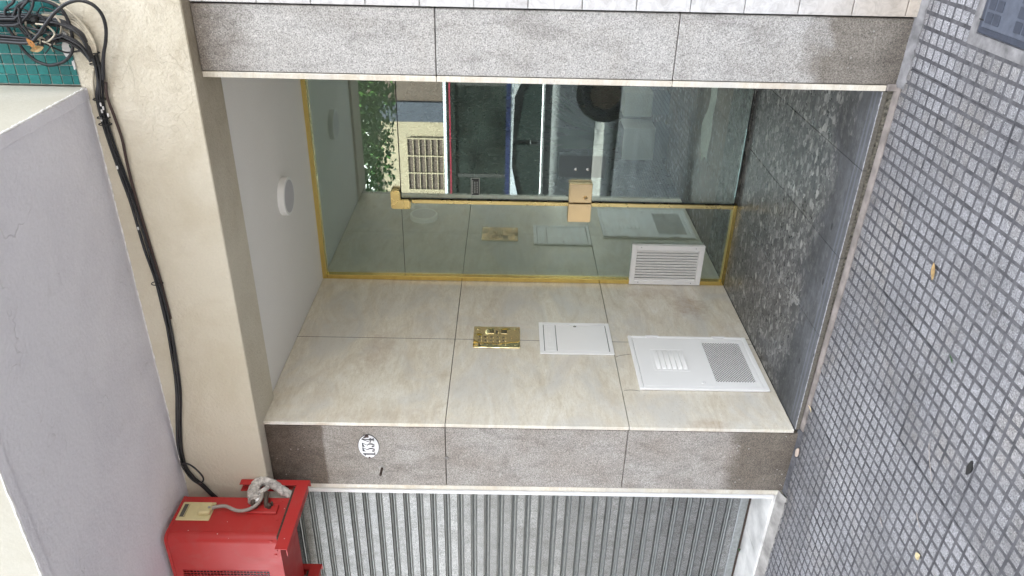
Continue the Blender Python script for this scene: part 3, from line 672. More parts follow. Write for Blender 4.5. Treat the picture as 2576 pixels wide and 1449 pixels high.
for x, y in ((365, 362), (2145, 375), (345, 1090), (2155, 1115)):
    yy, zz = ip(x, y); m = MB(); m.cyl((XWL+.006, yy, zz), 'x', [(0, .0072), (.002, .0066), (.0036, .004), (.004, .0008)], 16); m.build('screw', M['brass'], ic, smooth=True)
# ------------------------------------------------------------------ letter box
lbx = thing('letter_box', 'white letter box marked CARTAS set into the marble wall', 'letter box', (XWL, .777, 1.083))
m = MB(); X = XWL
for q in ((.6145, .9395, 1.266, 1.291), (.6145, .9395, .8745, .8965)): m.box(X+.0003, X+.0095, q[0], q[1], q[2], q[3], .0018)
for q in ((.6145, .640), (.920, .9395)): m.box(X+.0003, X+.0092, q[0], q[1], .8967, 1.2658, .0018)
fr = m.build('frame', M['white'], lbx)
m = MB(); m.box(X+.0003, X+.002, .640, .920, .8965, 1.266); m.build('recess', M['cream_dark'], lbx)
m = MB(); m.box(X+.002, X+.0068, .6445, .9155, .901, 1.1915, .0015); dr = m.build('door', M['white'], lbx)
m = MB(); m.cyl((X+.0068, .899, 1.0785), 'x', [(0, .0095), (.003, .0092), (.0042, .006), (.0036, .004), (.003, .001)], 20); m.build('lock', M['chrome'], dr, smooth=True)
m = MB(); m.box(X+.002, X+.0076, .6445, .9155, 1.1955, 1.262, .0018); fl = m.build('letter_flap', M['white'], lbx)
m = MB()                                               # raised rim of the slot
pts = []
for cy, cz, a0_ in ((.889, 1.240, 0), (.682, 1.240, 90), (.682, 1.2195, 180), (.889, 1.2195, 270)):
    for k in range(5): a = math.radians(a0_+k*22.5); pts.append((cy+.006*math.cos(a), cz+.006*math.sin(a)))
n_ = len(pts)
m.tube([(X+.0078, p[0], p[1]) for p in pts+[pts[0]]], .0012, 6, cr=1); m.build('slot_rim', M['white'], fl)
t_ = text_mb('CARTAS', .021, lambda x, y, z: (X+.0074+z, .785+x*1.45, 1.2297+y), .0022); t_.build('lettering', M['white'], fl)
for yy, z in ((.648, 1.15), (.648, .93)):
    m = MB(); m.box(X+.0068, X+.0082, .640, .6455, z-.02, z+.02, .0005); m.build('hinge', M['white'], dr)
# ------------------------------------------------------------------ meter cabinet
mc = thing('meter_cabinet', 'white steel meter cabinet with louvres and an expanded-mesh window near the floor', 'meter cabinet', (XWL, .55, .1))
m = MB(); ya, yb, za, zb = .297, .8045, .0965, .7795
m.box(X+.0003, X+.015, ya, yb, zb-.022, zb, .003); m.box(X+.0003, X+.015, ya, yb, za, za+.026, .003)
m.box(X+.0003, X+.0145, ya, ya+.026, za+.0262, zb-.0222, .003); m.box(X+.0003, X+.0145, yb-.018, yb, za+.0262, zb-.0222, .003); m.build('frame', M['white'], mc)
m = MB(); m.box(X+.0003, X+.0012, ya+.02, yb-.015, za+.02, zb-.02); m.build('back_plate', M['blackmetal'], mc)
dy0, dy1, dz0, dz1 = ya+.0275, yb-.0195, za+.028, zb-.024
hy0, hy1, hz0, hz1 = .368, .748, .149, .362            # mesh opening
m = MB()
for q in ((dy0, dy1, hz1, dz1), (dy0, dy1, dz0, hz0)): m.box(X+.006, X+.0125, q[0], q[1], q[2], q[3], .0012)
for q in ((dy0, hy0), (hy1, dy1)): m.box(X+.006, X+.0123, q[0], q[1], hz0+.0002, hz1-.0002)
door = m.build('door', M['white'], mc)
m = MB()                                               # expanded metal: two families of slanted strands
nd = 15
for fam in (1, -1):
    for k in range(-26, 42):
        # lines y = c + fam*slope*z clipped to the opening
        p0 = (hz0, hy0+k*.0152+(0 if fam > 0 else 0)); seg = []
        h = hz1-hz0; run = h*1.05
        y_a = hy0+k*.0152; y_b = y_a+fam*run
        # clip
        def at(t): return (y_a+(y_b-y_a)*t, hz0+h*t)
        t0, t1 = 0., 1.
        lo, hi = sorted(((hy0-y_a)/(y_b-y_a), (hy1-y_a)/(y_b-y_a)))
        t0, t1 = max(t0, lo), min(t1, hi)
        if t1-t0 < .02: continue
        (u0, w0), (u1, w1) = at(t0), at(t1)
        d = Vector((0, u1-u0, w1-w0)).normalized(); nrm = Vector((0, -d.z, d.y))*.0014
        xx = X+.0085+(.0006 if fam > 0 else 0)
        vs = []
        for (u, w) in ((u0, w0), (u1, w1)):
            for s1, s2 in ((1, 0), (1, 1), (-1, 1), (-1, 0)): vs.append((xx+s2*.001, u+nrm.y*s1, w+nrm.z*s1))
        m.add(vs, [(0, 1, 5, 4), (1, 2, 6, 5), (2, 3, 7, 6), (3, 0, 4, 7)])
o = m.build('wire_mesh', M['white'], door); o['kind'] = 'stuff'
m = MB(); m.box(X+.0015, X+.0045, .50, .62, .20, .31, .001); m.build('meter_face', M['rust'], mc)
for k in range(6):                                     # pressed louvres in two... one bank of six scoops
    z = .490+(.664-.490)*(k+.5)/6; w = .0115
    m = MB(); yA, yB = .476, .656; vs = []
    for yy in (yA, yA+.010, yB-.010, yB):
        e = 0 if yy in (yA, yB) else 1
        vs += [(X+.0122, yy, z+w), (X+.0122+.011*e, yy, z-w*.55), (X+.0124+.0112*e, yy, z-w*.75), (X+.0122, yy, z-w)]
    fs = []
    for i in range(3):
        a = i*4
        fs += [(a, a+1, a+5, a+4), (a+1, a+2, a+6, a+5), (a+2, a+3, a+7, a+6)]
    m.add(vs, fs); m.smooth = True; m.build('louvre', M['white'], door)
m = MB(); m.box(X+.0124, X+.0136, .664, .672, .482, .676); m.box(X+.0124, X+.0136, .460, .468, .482, .676); m.box(X+.0124, X+.0136, .4682, .6638, .670, .676); m.build('louvre_frame', M['white'], door)
m = MB(); m.cyl((X+.0125, .357, .434), 'x', [(0, .010), (.003, .0098), (.0036, .007), (.002, .0065), (.002, .001)], 20); m.build('lock', M['white_old'], door, smooth=True)
for z in (.64, .255):
    m = MB(); m.tube([(X+.0165, .7965, z-.038), (X+.0165, .7965, z+.038)], .0052, 10, cr=1); m.box(X+.0125, X+.0165, .785, .797, z-.03, z+.03, .001); m.build('hinge', M['white_old'], mc)
for yy, z in ((.757, .375), (.757, .14), (.36, .375), (.36, .14), (.56, .14), (.56, .372)):
    m = MB(); m.cyl((X+.0125, yy, z), 'x', [(0, .004), (.0015, .003)], 10); m.build('rivet', M['white'], door)
# ------------------------------------------------------------------ house number
hn = thing('house_number', 'oval white enamel plate reading 1334 on the left granite pier', 'house number', (-2.079, 0, 2.157))
cx, cz = -2.079, 2.157
m = MB(); m.cyl((cx, -.0005, cz), 'y', [(0, 1.), (-.002, 1.), (-.0035, .985)], 48, sx=.0745, sy=.0525); m.build('rim', M['ink'], hn, smooth=True)
m = MB(); m.cyl((cx, -.004, cz), 'y', [(0, .965), (-.0025, .95), (-.0050, .7), (-.006, .3), (-.0061, .02)], 48, sx=.0745, sy=.0525); m.build('plate', M['enamel'], hn, smooth=True)
def arc(cx, cy, rx, ry, a0, a1, n=10): return [(cx+rx*math.cos(math.radians(a0+(a1-a0)*i/n)), cy+ry*math.sin(math.radians(a0+(a1-a0)*i/n))) for i in range(n+1)]
ONE = [[(.36, .04), (.62, .04), (.62, .90), (.60, 1.0), (.50, .93), (.14, .80), (.14, .76), (.36, .80)], [(.08, 0), (.90, 0), (.86, .04), (.12, .04)]]
THREE = [[(.10, 1.0), (.92, 1.0), (.92, .96), (.10, .80), (.04, .70)],
         [(.92, .96), (.84, .96), (.40, .58), (.46, .55)],
         arc(.42, .30, .44, .28, 95, -90, 14)+arc(.40, .30, .22, .24, -90, 95, 14),
         arc(.42, .05, .28, .045, -20, -200, 8)+[(.16, .10)]+arc(.42, .06, .2, .02, 180, 360, 4), arc(.17, .14, .13, .10, 0, 330, 10)]
FOUR = [[(.50, .04), (.78, .04), (.78, .42), (.50, .42)], [(.30, 0), (.98, 0), (.94, .045), (.34, .045)], [(.02, .26), (.98, .26), (.98, .33), (.04, .33)], [(.02, .33), (.10, .33), (.74, 1.0), (.66, 1.0)], [(.56, .42), (.74, .42), (.74, 1.0), (.68, 1.0)]]
wd = .0285
for k, g in enumerate((ONE, THREE, THREE, FOUR)):
    m = MB(); xs = cx-.0585+k*.0295
    for poly in g: m.prism([(xs+p[0]*wd, cz-.030+p[1]*.061) for p in poly], 'y', -.0113-.0002*random.random(), -.0075)
    m.build('numeral', M['ink'], hn)
for dx in (-.069, .064):
    m = MB(); pts = [(cx+dx+.005*math.cos(a)*random.uniform(.7, 1.3), cz+.0045*math.sin(a)*random.uniform(.7, 1.4)) for a in [i*math.pi/6 for i in range(12)]]; m.prism(pts, 'y', -.0095, -.004); m.build('fixing_hole', M['ink2'], hn)
m = MB(); m.prism([(cx+.052, cz+.028), (cx+.071, cz+.012), (cx+.073, cz-.004), (cx+.060, cz+.004), (cx+.056, cz+.016)], 'y', -.0088, -.004); m.build('enamel_chip', M['ink2'], hn)
m = MB(); m.tube([(cx+.006*math.cos(a)-.004, -.0105, cz+.040+.0045*math.sin(a)) for a in [i*math.pi/5 for i in range(9)]], .0007, 5, cr=1); m.build('maker_mark', M['steel'], hn)
pin = MB(); pin.tube([(-2.224, .004, 2.1), (-2.224, -.052, 2.101)], .006, 10, cr=1)
wp = thing('wall_pin', 'short rusty steel pin sticking out of the left granite pier', 'pin', (-2.224, 0, 2.1))
pin.build('shaft', M['rust'], wp)
m = MB(); pts = [(-2.218+.016*math.cos(a)*random.uniform(.8, 1.2), 2.101+.019*math.sin(a)*random.uniform(.8, 1.2)) for a in [i*math.pi/7 for i in range(14)]]; m.prism(pts, 'y', -.0022, .002); m.build('putty', M['plinth'], wp)
m = MB(); pts = [(-2.15+.012*math.cos(a)*random.uniform(.7, 1.2), 1.772+.010*math.sin(a)*random.uniform(.8, 1.2)) for a in [i*math.pi/7 for i in range(14)]]; m.prism(pts, 'y', -.0022, .002); m.build('putty', M['plinth'], pier2)
# ================================================================== SHUTTER BAY
YS = .25
wj = thing('jamb_trim', 'white aluminium trim strip between the left granite pier and the shutter', 'trim', (-2.375, .1, .07))
m = MB(); m.box(-2.3715, XL0-.001, .006, .30, .03, ZS-.001, .002); m.build('marble_edge', M['beige'], wj)
m = MB(); m.box(-2.391, -2.372, -.003, .24, .0815, 2.30, .001); m.build('strip', M['alu'], wj)
m = MB(); m.box(-2.3908, -2.372, -.0025, .24, 2.301, ZS-.001, .001); m.build('strip', M['white_old'], wj, label='older duller white length of trim at the top')
rs = thing('roller_shutter', 'galvanised perforated roller shutter left of the entrance', 'roller shutter', (-3.2, YS, .1))
p0, pitch = .1435, .0762
xs0, xs1 = -4.0, -2.395
def slat_mesh():
    mb = MB(); P = pitch
    prof = [(-.0, .0), (0, .0385), (.016, .0405), (.018, .045), (.018, .0475), (.006, .049), (.006, .0525), (.018, .054), (.020, .0605), (.004, .0620), (.002, .0668), (.020, .0685), (.020, .0735), (.0, .0748), (0, P-.0002)]
    n = len(prof); vs = [(xs0, YS+a, z) for a, z in prof]+[(xs1, YS+a, z) for a, z in prof]
    for i in range(n-1): mb.add([vs[i], vs[i+1], vs[n+i+1], vs[n+i]], [(0, 1, 2, 3)], 0 if i in (0,) or i == n-2 else 1)
    return mb
mb = slat_mesh(); first = None
for k in range(34):
    z = p0+pitch*k
    if z > ZS+.02: break
    if first is None:
        first = mb.build('slat', [M['shutter'], M['galv']], rs, fixn=False, smooth=False)
        first.location.z = z
    else:
        o = first.copy(); COL.objects.link(o); o.parent = rs; o.location = (0, random.uniform(-.0012, .0012), z); o.rotation_euler = (random.uniform(-.012, .012), 0, random.uniform(-.0006, .0006)); ORG[o.name] = ORG[first.name]
m = MB(); m.box(xs0, xs1, YS-.010, YS+.014, .0985, .1428, .003); m.build('bottom_bar', M['galv'], rs)
m = MB(); m.box(xs0, xs1, YS+.0005, YS+.02, .083, .0983); m.build('rubber_seal', M['rust'], rs)
m = MB(); m.box(xs0, xs1, YS+.022, YS+.05, .083, ZS+.3); m.build('back', M['black'], rs)
sill = thing('marble_sill', 'white marble sill slabs under the roller shutter', 'sill', (-3.2, .12, .07))
for a, b in ((-2.3715, -2.8505), (-2.8520, -3.40), (-3.4015, -4.0)):
    m = MB(); m.box(b, a, .008, YS+.06, .055, .0803, .002); m.build('sill_slab', M['white_sill'], sill)
pl = MB(); pl.box(-4.0, XL0-.002, .013, .35, -.2, .0545); struct(pl.build('shutter_plinth', M['plinth']))
struct(ragged_strip('wall_foot_mortar', M['plinth'], -4.0, XL0-.001, .016, -.050, .030, .003, .007, seed=12))
m = MB(); m.box(-4.6, -4.005, .02, .69, -.2, ZS-.001); tag(m.build('shop_pier', M['bay_side']), 'plain rendered pier closing the far side of the shutter', 'pier')
wd_ = thing('weed_sprig', 'tiny green weed sprouting from the joint behind the marble sill', 'weed', (-2.86, .22, .082))
for k in range(6):
    a = k*1.1; m = MB(); b_ = Vector((-3.03, .235, .0815)); t = b_+Vector((.014*math.cos(a), .012*math.sin(a)-.006, .012+.004*(k % 3))); s_ = Vector((-math.sin(a), math.cos(a), 0))*.004
    md = b_.lerp(t, .6); m.add([b_, md+s_, t, md-s_], [(0, 1, 2, 3)]); o = m.build('leaf', M['plant'], wd_)
# ================================================================== AIR CONDITIONER AND ITS BRACKETS
ac = thing('air_conditioner', 'red-painted air-conditioner outdoor unit hung above the shutter', 'air conditioner', (-2.65, -.3, 2.53))
AX, AY0, AY1, AZ0, AZ1 = -2.28, -.420, -.165, 2.520, 3.048
m = MB()
r = .035; prof = [(AX-.0, AY1), (AX-.0, AY0+r)]
prof = [(AX, AY1)]+[(AX-r+r*math.cos(math.radians(a)), AY0+r-r*math.sin(math.radians(a))) for a in range(0, 91, 15)]
gx0, gx1, gz0, gz1 = -2.99, -2.495, 2.59, 3.000
left = -3.06
out = prof+[(gx1, AY0)]
n = len(out); vs = [(x, y, AZ0) for x, y in out]+[(x, y, AZ1-.014) for x, y in out]
m.add(vs, [(i, i+1, n+i+1, n+i) for i in range(n-1)])
m.add([(gx1, AY0, AZ0), (left, AY0, AZ0), (left, AY0, gz0), (gx1, AY0, gz0)], [(0, 1, 2, 3)])
m.add([(gx1, AY0, gz1), (left, AY0, gz1), (left, AY0, AZ1-.014), (gx1, AY0, AZ1-.014)], [(0, 1, 2, 3)])
m.add([(gx0, AY0, gz0), (left, AY0, gz0), (left, AY0, gz1), (gx0, AY0, gz1)], [(0, 1, 2, 3)])
m.add([(left, AY0, AZ0), (left, AY1, AZ0), (left, AY1, AZ1-.014), (left, AY0, AZ1-.014)], [(0, 1, 2, 3)])
m.add([(AX, AY1, AZ0), (AX, AY1, AZ1-.014), (left, AY1, AZ1-.014), (left, AY1, AZ0)], [(0, 1, 2, 3)])
bot = out+[(left, AY0), (left, AY1)]
m.add([(x, y, AZ0) for x, y in bot], [tuple(range(len(bot)))])
case = m.build('casing', M['red'], ac, smooth=True)
m = MB(); o2 = [(AX+.003, AY1+.003)]+[(AX+.003-r+(r)*math.cos(math.radians(a)), AY0-.003+r-r*math.sin(math.radians(a))) for a in range(0, 91, 15)]+[(left-.003, AY0-.003), (left-.003, AY1+.003)]
m.prism(o2, 'z', AZ1-.0140, AZ1); m.build('lid', M['red'], ac, smooth=True)
m = MB(); m.box(gx0, gx1, AY0+.004, AY0+.02, gz0, gz1)
m = MB(); m.box(gx0, gx1, AY0+.05, AY0+.06, gz0, gz1); m.build('fan_baffle', M['blackmetal'], case)
m = MB(); fc_ = ((gx0+gx1)/2, AY0+.03, (gz0+gz1)/2)
m.cyl(fc_, 'y', [(0, .03), (.015, .03)], 16)
for k in range(4):
    a = k*math.pi/2+.4; d = Vector((math.cos(a), 0, math.sin(a))); e = Vector((-math.sin(a), 0, math.cos(a)))
    c0 = Vector(fc_); m.add([c0+d*.03, c0+d*.17-e*.02, c0+d*.19+e*.06+Vector((0, .012, 0)), c0+d*.04+e*.03+Vector((0, .01, 0))], [(0, 1, 2, 3)])
m.build('fan', M['blackmetal'], case)
m = MB()
for k in range(31): x = gx0+(gx1-gx0)*k/30; m.box(x-.0013, x+.0013, AY0-.002, AY0+.001, gz0, gz1)
for k in range(27): z = gz0+(gz1-gz0)*k/26; m.box(gx0, gx1, AY0+.0012, AY0+.0036, z-.0013, z+.0013)
o = m.build('fan_guard', M['red'], case); o['kind'] = 'stuff'
for x, z in ((-2.384, 2.545), (-2.297, 2.557)):
    m = MB(); m.cyl((x, AY0+.0006, z), 'y', [(0, .0075), (-.003, .0065), (-.004, .002)], 14); m.build('screw', M['red'], case, smooth=True)
for y, z in ((-.181, 2.561), (-.306, 2.557)):
    m = MB(); m.cyl((AX, y, z), 'x', [(0, .0055), (.003, .005), (.0035, .002)], 12); m.build('screw', M['red'], case, smooth=True)
m = MB(); m.box(AX-.002, AX+.0015, AY1+.002, AY0+r+.004, AZ0+.001, AZ1-.0145); m.build('side_seam', M['red'], case)
m = MB(); m.box(AX+.0016, AX+.011, -.320, -.204, 2.873, 3.031, .004); cp = m.build('terminal_cover', M['cream'], ac)
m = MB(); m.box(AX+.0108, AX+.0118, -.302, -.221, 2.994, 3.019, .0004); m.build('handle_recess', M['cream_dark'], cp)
m = MB(); m.prism([(AX+.0119, 2.9945), (AX+.0119, 3.0000), (AX+.0165, 2.9945)], 'y', -.300, -.223); m.build('handle_lip', M['cream'], cp)
m = MB(); m.box(AX+.0112, AX+.033, -.294, -.229, 2.877, 2.931, .005); m.build('cable_entry', M['cream'], cp)
m = MB(); m.cyl((AX+.033, -.262, 2.886), 'x', [(0, .007), (.004, .006)], 12); m.build('screw', M['steel'], cp)
# valve recess with two service valves
m = MB(); m.box(AX+.0016, AX+.014, -.272, -.215, 2.568, 2.716, .010); vr = m.build('valve_housing', M['red'], ac)
for z in (2.688, 2.625):
    m = MB(); m.tube([(AX+.010, -.232, z), (AX+.035, -.222, z+.002), (AX+.042, -.19, z+.008), (AX+.038, -.165, z+.014)], .011, 10); m.cyl((AX+.012, -.238, z-.014), 'x', [(0, .012), (.02, .012), (.024, .008)], 6); m.cyl((AX+.012, -.224, z-.026), 'x', [(0, .006), (.022, .006)], 6); m.build('service_valve', M['dirty'], vr)
m = MB(); m.tube([(AX+.030, -.222, 2.667), (AX+.04, -.195, 2.668), (AX+.035, -.17, 2.672)], .013, 10); m.build('pipe_wrap', M['paintedge'], vr)
m = MB(); m.tube([(AX+.036, -.215, 2.682), (AX+.042, -.175, 2.700), (AX+.045, -.13, 2.703), (AX+.045, -.098, 2.690), (AX+.043, -.095, 2.662), (AX+.036, -.108, 2.620), (AX+.022, -.130, 2.575), (AX+.004, -.138, 2.545), (AX-.03, -.125, 2.510)], lambda t: (.031-.008*min(1, t*2.2))*(1+.05*math.sin(t*95)+.04*math.sin(t*41+1)), 16, cr=16); m.build('taped_pipe', M['tape'], ac)
m = MB(); m.tube([(AX+.050, -.214, 2.712), (AX+.045, -.196, 2.69), (AX+.052, -.165, 2.655), (AX+.048, -.14, 2.64)], .012, 8); m.build('tape_flap', M['tape'], ac)
m = MB(); m.tube([(AX+.02, -.254, 2.878), (AX+.026, -.249, 2.850), (AX+.028, -.248, 2.812), (AX+.028, -.273, 2.757), (AX+.03, -.275, 2.715), (AX+.036, -.257, 2.675), (AX+.045, -.219, 2.652), (AX+.048, -.175, 2.655)], .0085, 10, cr=6); m.build('conduit', M['conduit'], ac)
def bracket(x, label):
    t = thing('wall_bracket', label, 'bracket', (x, -.09, 2.45), 'red steel brackets under the air conditioner')
    m = MB(); m.box(x-.045, x-.0415, -.0795, -.1150, 2.5, 2.787, .0005); m.box(x-.0035, x, -.0795, -.1150, 2.447, 2.787, .0005); m.box(x-.0412, x-.0038, -.0798, -.0765, 2.447, 2.787); m.build('wall_channel', M['red'], t)
    for z in (2.765, 2.725): 
        m = MB(); m.cyl((x-.02, -.0798, z), 'y', [(0, .009), (-.006, .009), (-.008, .005), (-.018, .005)], 6); m.build('bolt', M['dirty'], t)
    m = MB(); m.box(x-.022, x-.010, -.0806, -.0800, 2.70, 2.78); m.build('slot', M['paintedge'], t)
    m = MB(); m.box(x+.0003, x+.0035, -.090, -.520, 2.449, 2.506, .0005); m.box(x-.036, x+.0000, -.1155, -.522, 2.449, 2.4525); m.box(x-.036, x+.0000, -.1155, -.50, 2.503, 2.5058); m.build('arm', M['red'], t)
    m = MB(); m.box(x-.05, x-.006, -.44, -.12, 2.5062, AZ0-.001); m.build('rubber_foot', M['rust'], t)
    return t
bracket(-2.238, 'red steel wall bracket at the near end of the air conditioner')
bracket(-2.838, 'red steel wall bracket at the far end of the air conditioner')
# ================================================================== CABLES
def xz(path, y, dy=0., dx=0., dz=0.):
    ys = y if isinstance(y, (list, tuple)) else [y]*len(path)
    return [(p[0]+dx, ys[i]+dy, p[1]+dz) for i, p in enumerate(path)]
A = [(-.041, 3.296), (-.041, 3.188), (-.047, 3.091), (-.067, 3.044), (-.113, 3.017), (-.151, 3.005), (-.194, 3.0), (-.239, 2.999), (-.284, 3.008), (-.33, 3.022), (-.399, 3.024), (-.51, 3.019), (-.644, 3.002), (-.76, 2.99), (-.962, 2.979), (-1.106, 2.969), (-1.257, 2.962), (-1.45, 2.968), (-1.68, 2.99), (-1.85, 3.02), (-2.002, 3.045), (-2.095, 3.05), (-2.159, 3.045), (-2.223, 3.02), (-2.267, 2.985), (-2.33, 2.945), (-2.40, 2.90), (-2.52, 2.86), (-2.70, 2.84)]
cb_ = thing('cable_bundle', 'bundle of black cables clipped along the beam under the bay', 'cables', (-1.2, -.1, 3.0))
for k, (dx, dz, dy, rr) in enumerate(((0, 0, 0, .0055), (.004, .010, -.004, .0045), (-.004, -.009, -.002, .0042), (.0, .004, -.011, .0055), (.002, -.006, -.010, .004))):
    P = xz(A[(3 if k > 2 else 0):], -.0855, dy, dx, dz); P = [Vector(p)+Vector((0, random.uniform(-.002, .0), random.uniform(-.003, .003))) for p in P]
    m = MB(); m.tube(P, rr, 8); m.build('cable', M['cable'], cb_)
m = MB(); m.tube([(-.273, -.088, 2.985), (-.326, -.09, 2.992), (-.395, -.088, 2.985), (-.46, -.087, 2.978), (-.504, -.088, 2.975), (-.60, -.088, 2.978), (-.76, -.088, 2.974), (-.95, -.086, 2.964), (-1.11, -.086, 2.955), (-1.3, -.086, 2.95)], .0055, 8); m.build('cable', M['cable_brown'], cb_, label='dark brown cable hanging a little below the black ones')
m = MB(); m.tube([(-.225, -.084, 3.02), (-.277, -.084, 3.036), (-.337, -.083, 3.045), (-.382, -.084, 3.041), (-.5, -.084, 3.030), (-.65, -.084, 3.015), (-.8, -.084, 3.002)], .0045, 8); m.build('cable', M['cable_cream'], cb_, label='thin cream-painted cable above the black ones')
for x, z in ((-.205, 3.0), (-.335, 3.02), (-.405, 3.022), (-.43, 3.022), (-1.12, 2.968), (-.165, 3.004)):
    m = MB(); m.tube([(x, -.084+.017*math.cos(a)-.010, z+.024*math.sin(a)) for a in [i*math.pi/6 for i in range(13)]], .0022, 6, cr=1); m.build('cable_tie', M['black'], cb_)
for x, z in ((-.352, 3.016), (-.366, 3.01), (-.378, 3.018), (-.392, 2.998), (-.41, 3.028), (-.60, 3.012), (-.86, 2.988)):
    m = MB(); m.box(x-.007, x+.007, -.107, -.100, z-.003, z+.003, .002); m.build('paint_fleck', M['paintedge'], cb_)
def cable(name, path, y, rr, mat, root, label=None):
    m = MB(); m.tube(xz(path, y), rr, 8, cr=6); return m.build(name, mat, root, label)
L2 = [(-2.146, 3.048), (-2.108, 3.045), (-2.095, 3.01), (-2.119, 2.976), (-2.176, 2.951), (-2.215, 2.96), (-2.232, 2.997), (-2.197, 3.038)]
cable('cable', L2, [-.10, -.12, -.13, -.135, -.13, -.125, -.115, -.10], .0042, M['cable'], cb_, 'small loose loop of cable beside the air conditioner')
ct = thing('cable_tangle', 'tangled coil of black cables hanging in front of the teal mosaic', 'cables', (-.08, -.12, 3.17))
cable('cable', [(-.065, 3.275), (-.09, 3.268), (-.122, 3.252), (-.145, 3.244), (-.169, 3.23), (-.194, 3.203), (-.207, 3.168), (-.206, 3.142), (-.194, 3.105), (-.17, 3.075), (-.143, 3.06), (-.101, 3.051), (-.061, 3.051), (-.021, 3.061), (.002, 3.086), (.015, 3.123), (.014, 3.169), (-.002, 3.211), (-.029, 3.233), (-.051, 3.25)], -.115, .0058, M['cable'], ct)
cable('cable', [(-.126, 3.42), (-.124, 3.35), (-.121, 3.292), (-.123, 3.193), (-.101, 3.157), (-.059, 3.115), (-.017, 3.07), (.012, 3.024), (.023, 2.98), (.01, 2.941), (-.022, 2.919), (-.067, 2.917), (-.118, 2.934), (-.16, 2.953), (-.2, 2.967), (-.261, 2.985)], [-.15]*8+[-.145, -.14, -.135, -.13, -.12, -.115, -.11, -.10], .0062, M['cable'], ct, 'thick loose cable arching down over the cream beam')
for k in range(4):
    cable('cable', [(-.121+.006*k, 3.42), (-.123+.006*k, 3.30), (-.124+.003*k, 3.193), (-.118, 3.165), (-.112-.004*k, 3.12), (-.12, 3.075), (-.15, 3.03), (-.19, 3.004)], [-.115-.008*(k % 2)]*8, .0048, M['cable'], ct)
for k in range(5):
    cable('cable', [(-.034-.0075*k, 3.42), (-.034-.0075*k, 3.30), (-.036-.006*k, 3.20), (-.045-.005*k, 3.12), (-.055-.004*k, 3.07), (-.09, 3.02+.002*k), (-.13, 3.005), (-.18, 3.0)], [-.11-.009*(k % 3)]*8, .0050, M['cable'], ct)
cable('cable', [(-.066, 3.40), (-.066, 3.319), (-.068, 3.278), (-.071, 3.216), (-.081, 3.156), (-.094, 3.096), (-.108, 3.062), (-.124, 3.034), (-.144, 3.012), (-.175, 2.998)], -.135, .0042, M['cable'], ct)
P1 = [(-.036, 3.148), (-.039, 3.107), (-.046, 3.051), (-.058, 3.028), (-.092, 3.006), (-.125, 2.992), (-.166, 2.99)]
for k in range(4): cable('cable', [(x-.007*k*(1 if i < 4 else .3), z+.004*k) for i, (x, z) in enumerate(P1)], -.098-.004*k, .0048, M['cable_cream'], ct, 'cream-painted cable curving down beside the black tangle')
cable('cable', [(.013, 3.15), (.013, 3.13), (.009, 3.105), (-.003, 3.077), (-.028, 3.042), (-.068, 3.01), (-.104, 2.994), (-.137, 2.987), (-.167, 2.99)], -.10, .0045, M['cable_cream'], ct)
cable('cable', [(-.072, 3.095), (-.085, 3.078), (-.103, 3.055), (-.118, 3.037), (-.134, 3.027), (-.16, 3.012)], -.105, .0040, M['cable_cream'], ct)
cable('cable', [(-.033, 3.261), (-.016, 3.256), (-.005, 3.242), (.010, 3.22), (.028, 3.21)], -.125, .005, M['cable'], ct)
cable('cable', [(-.045, 3.225), (-.03, 3.205), (-.008, 3.19), (.016, 3.163), (.03, 3.15)], -.14, .005, M['cable'], ct)
cable('cable', [(.03, 3.13), (.02, 3.137), (-.007, 3.151), (-.034, 3.177), (-.062, 3.217), (-.066, 3.26)], -.145, .0048, M['cable'], ct)
cable('cable', [(-.005, 3.19), (-.03, 3.198), (-.06, 3.2), (-.072, 3.191), (-.090, 3.183), (-.108, 3.176)], -.15, .0045, M['cable'], ct)
cable('cable', [(-.129, 3.165), (-.147, 3.131), (-.162, 3.093), (-.159, 3.06), (-.15, 3.017)], -.11, .0032, M['cable'], ct)
cable('cable', [(-.133, 3.175), (-.133, 3.165), (-.122, 3.141), (-.107, 3.109), (-.102, 3.072), (-.12, 3.035), (-.15, 3.012), (-.19, 3.0)], -.128, .006, M['cable'], ct)
for k in range(7):                                         # thin loops lost in the tangle
    cx_, cz_, rr_ = random.uniform(-.10, -.02), random.uniform(3.10, 3.24), random.uniform(.03, .065); ph = random.uniform(0, 6)
    cable('cable', [(cx_+rr_*math.cos(ph+i*.75)*random.uniform(.8, 1.1), cz_+rr_*1.25*math.sin(ph+i*.75)*random.uniform(.8, 1.1)) for i in range(7)], -.105-.006*k, random.uniform(.0024, .0038), M['cable'] if k % 3 else M['cable_cream'], ct)
for k in range(14):                                        # frayed dark wire scraps
    b = Vector((-.125+random.uniform(-.012, .02), -.12-random.uniform(0, .02), 3.12+random.uniform(-.05, .03)))
    m = MB(); m.tube([b, b+Vector((random.uniform(-.02, .02), -.008, random.uniform(-.02, .02))), b+Vector((random.uniform(-.03, .03), -.004, random.uniform(-.03, .03)))], .0022, 6, cr=4); m.build('wire_scrap', random.choice([M['cable'], M['cable'], M['cable_cream']]), ct)
for (x, z) in ((-.045, 3.16), (-.112, 3.125)):
    m = MB(); m.box(x-.012, x+.012, -.142, -.116, z-.013, z+.013, .006); m.build('connector', M['black'], ct)
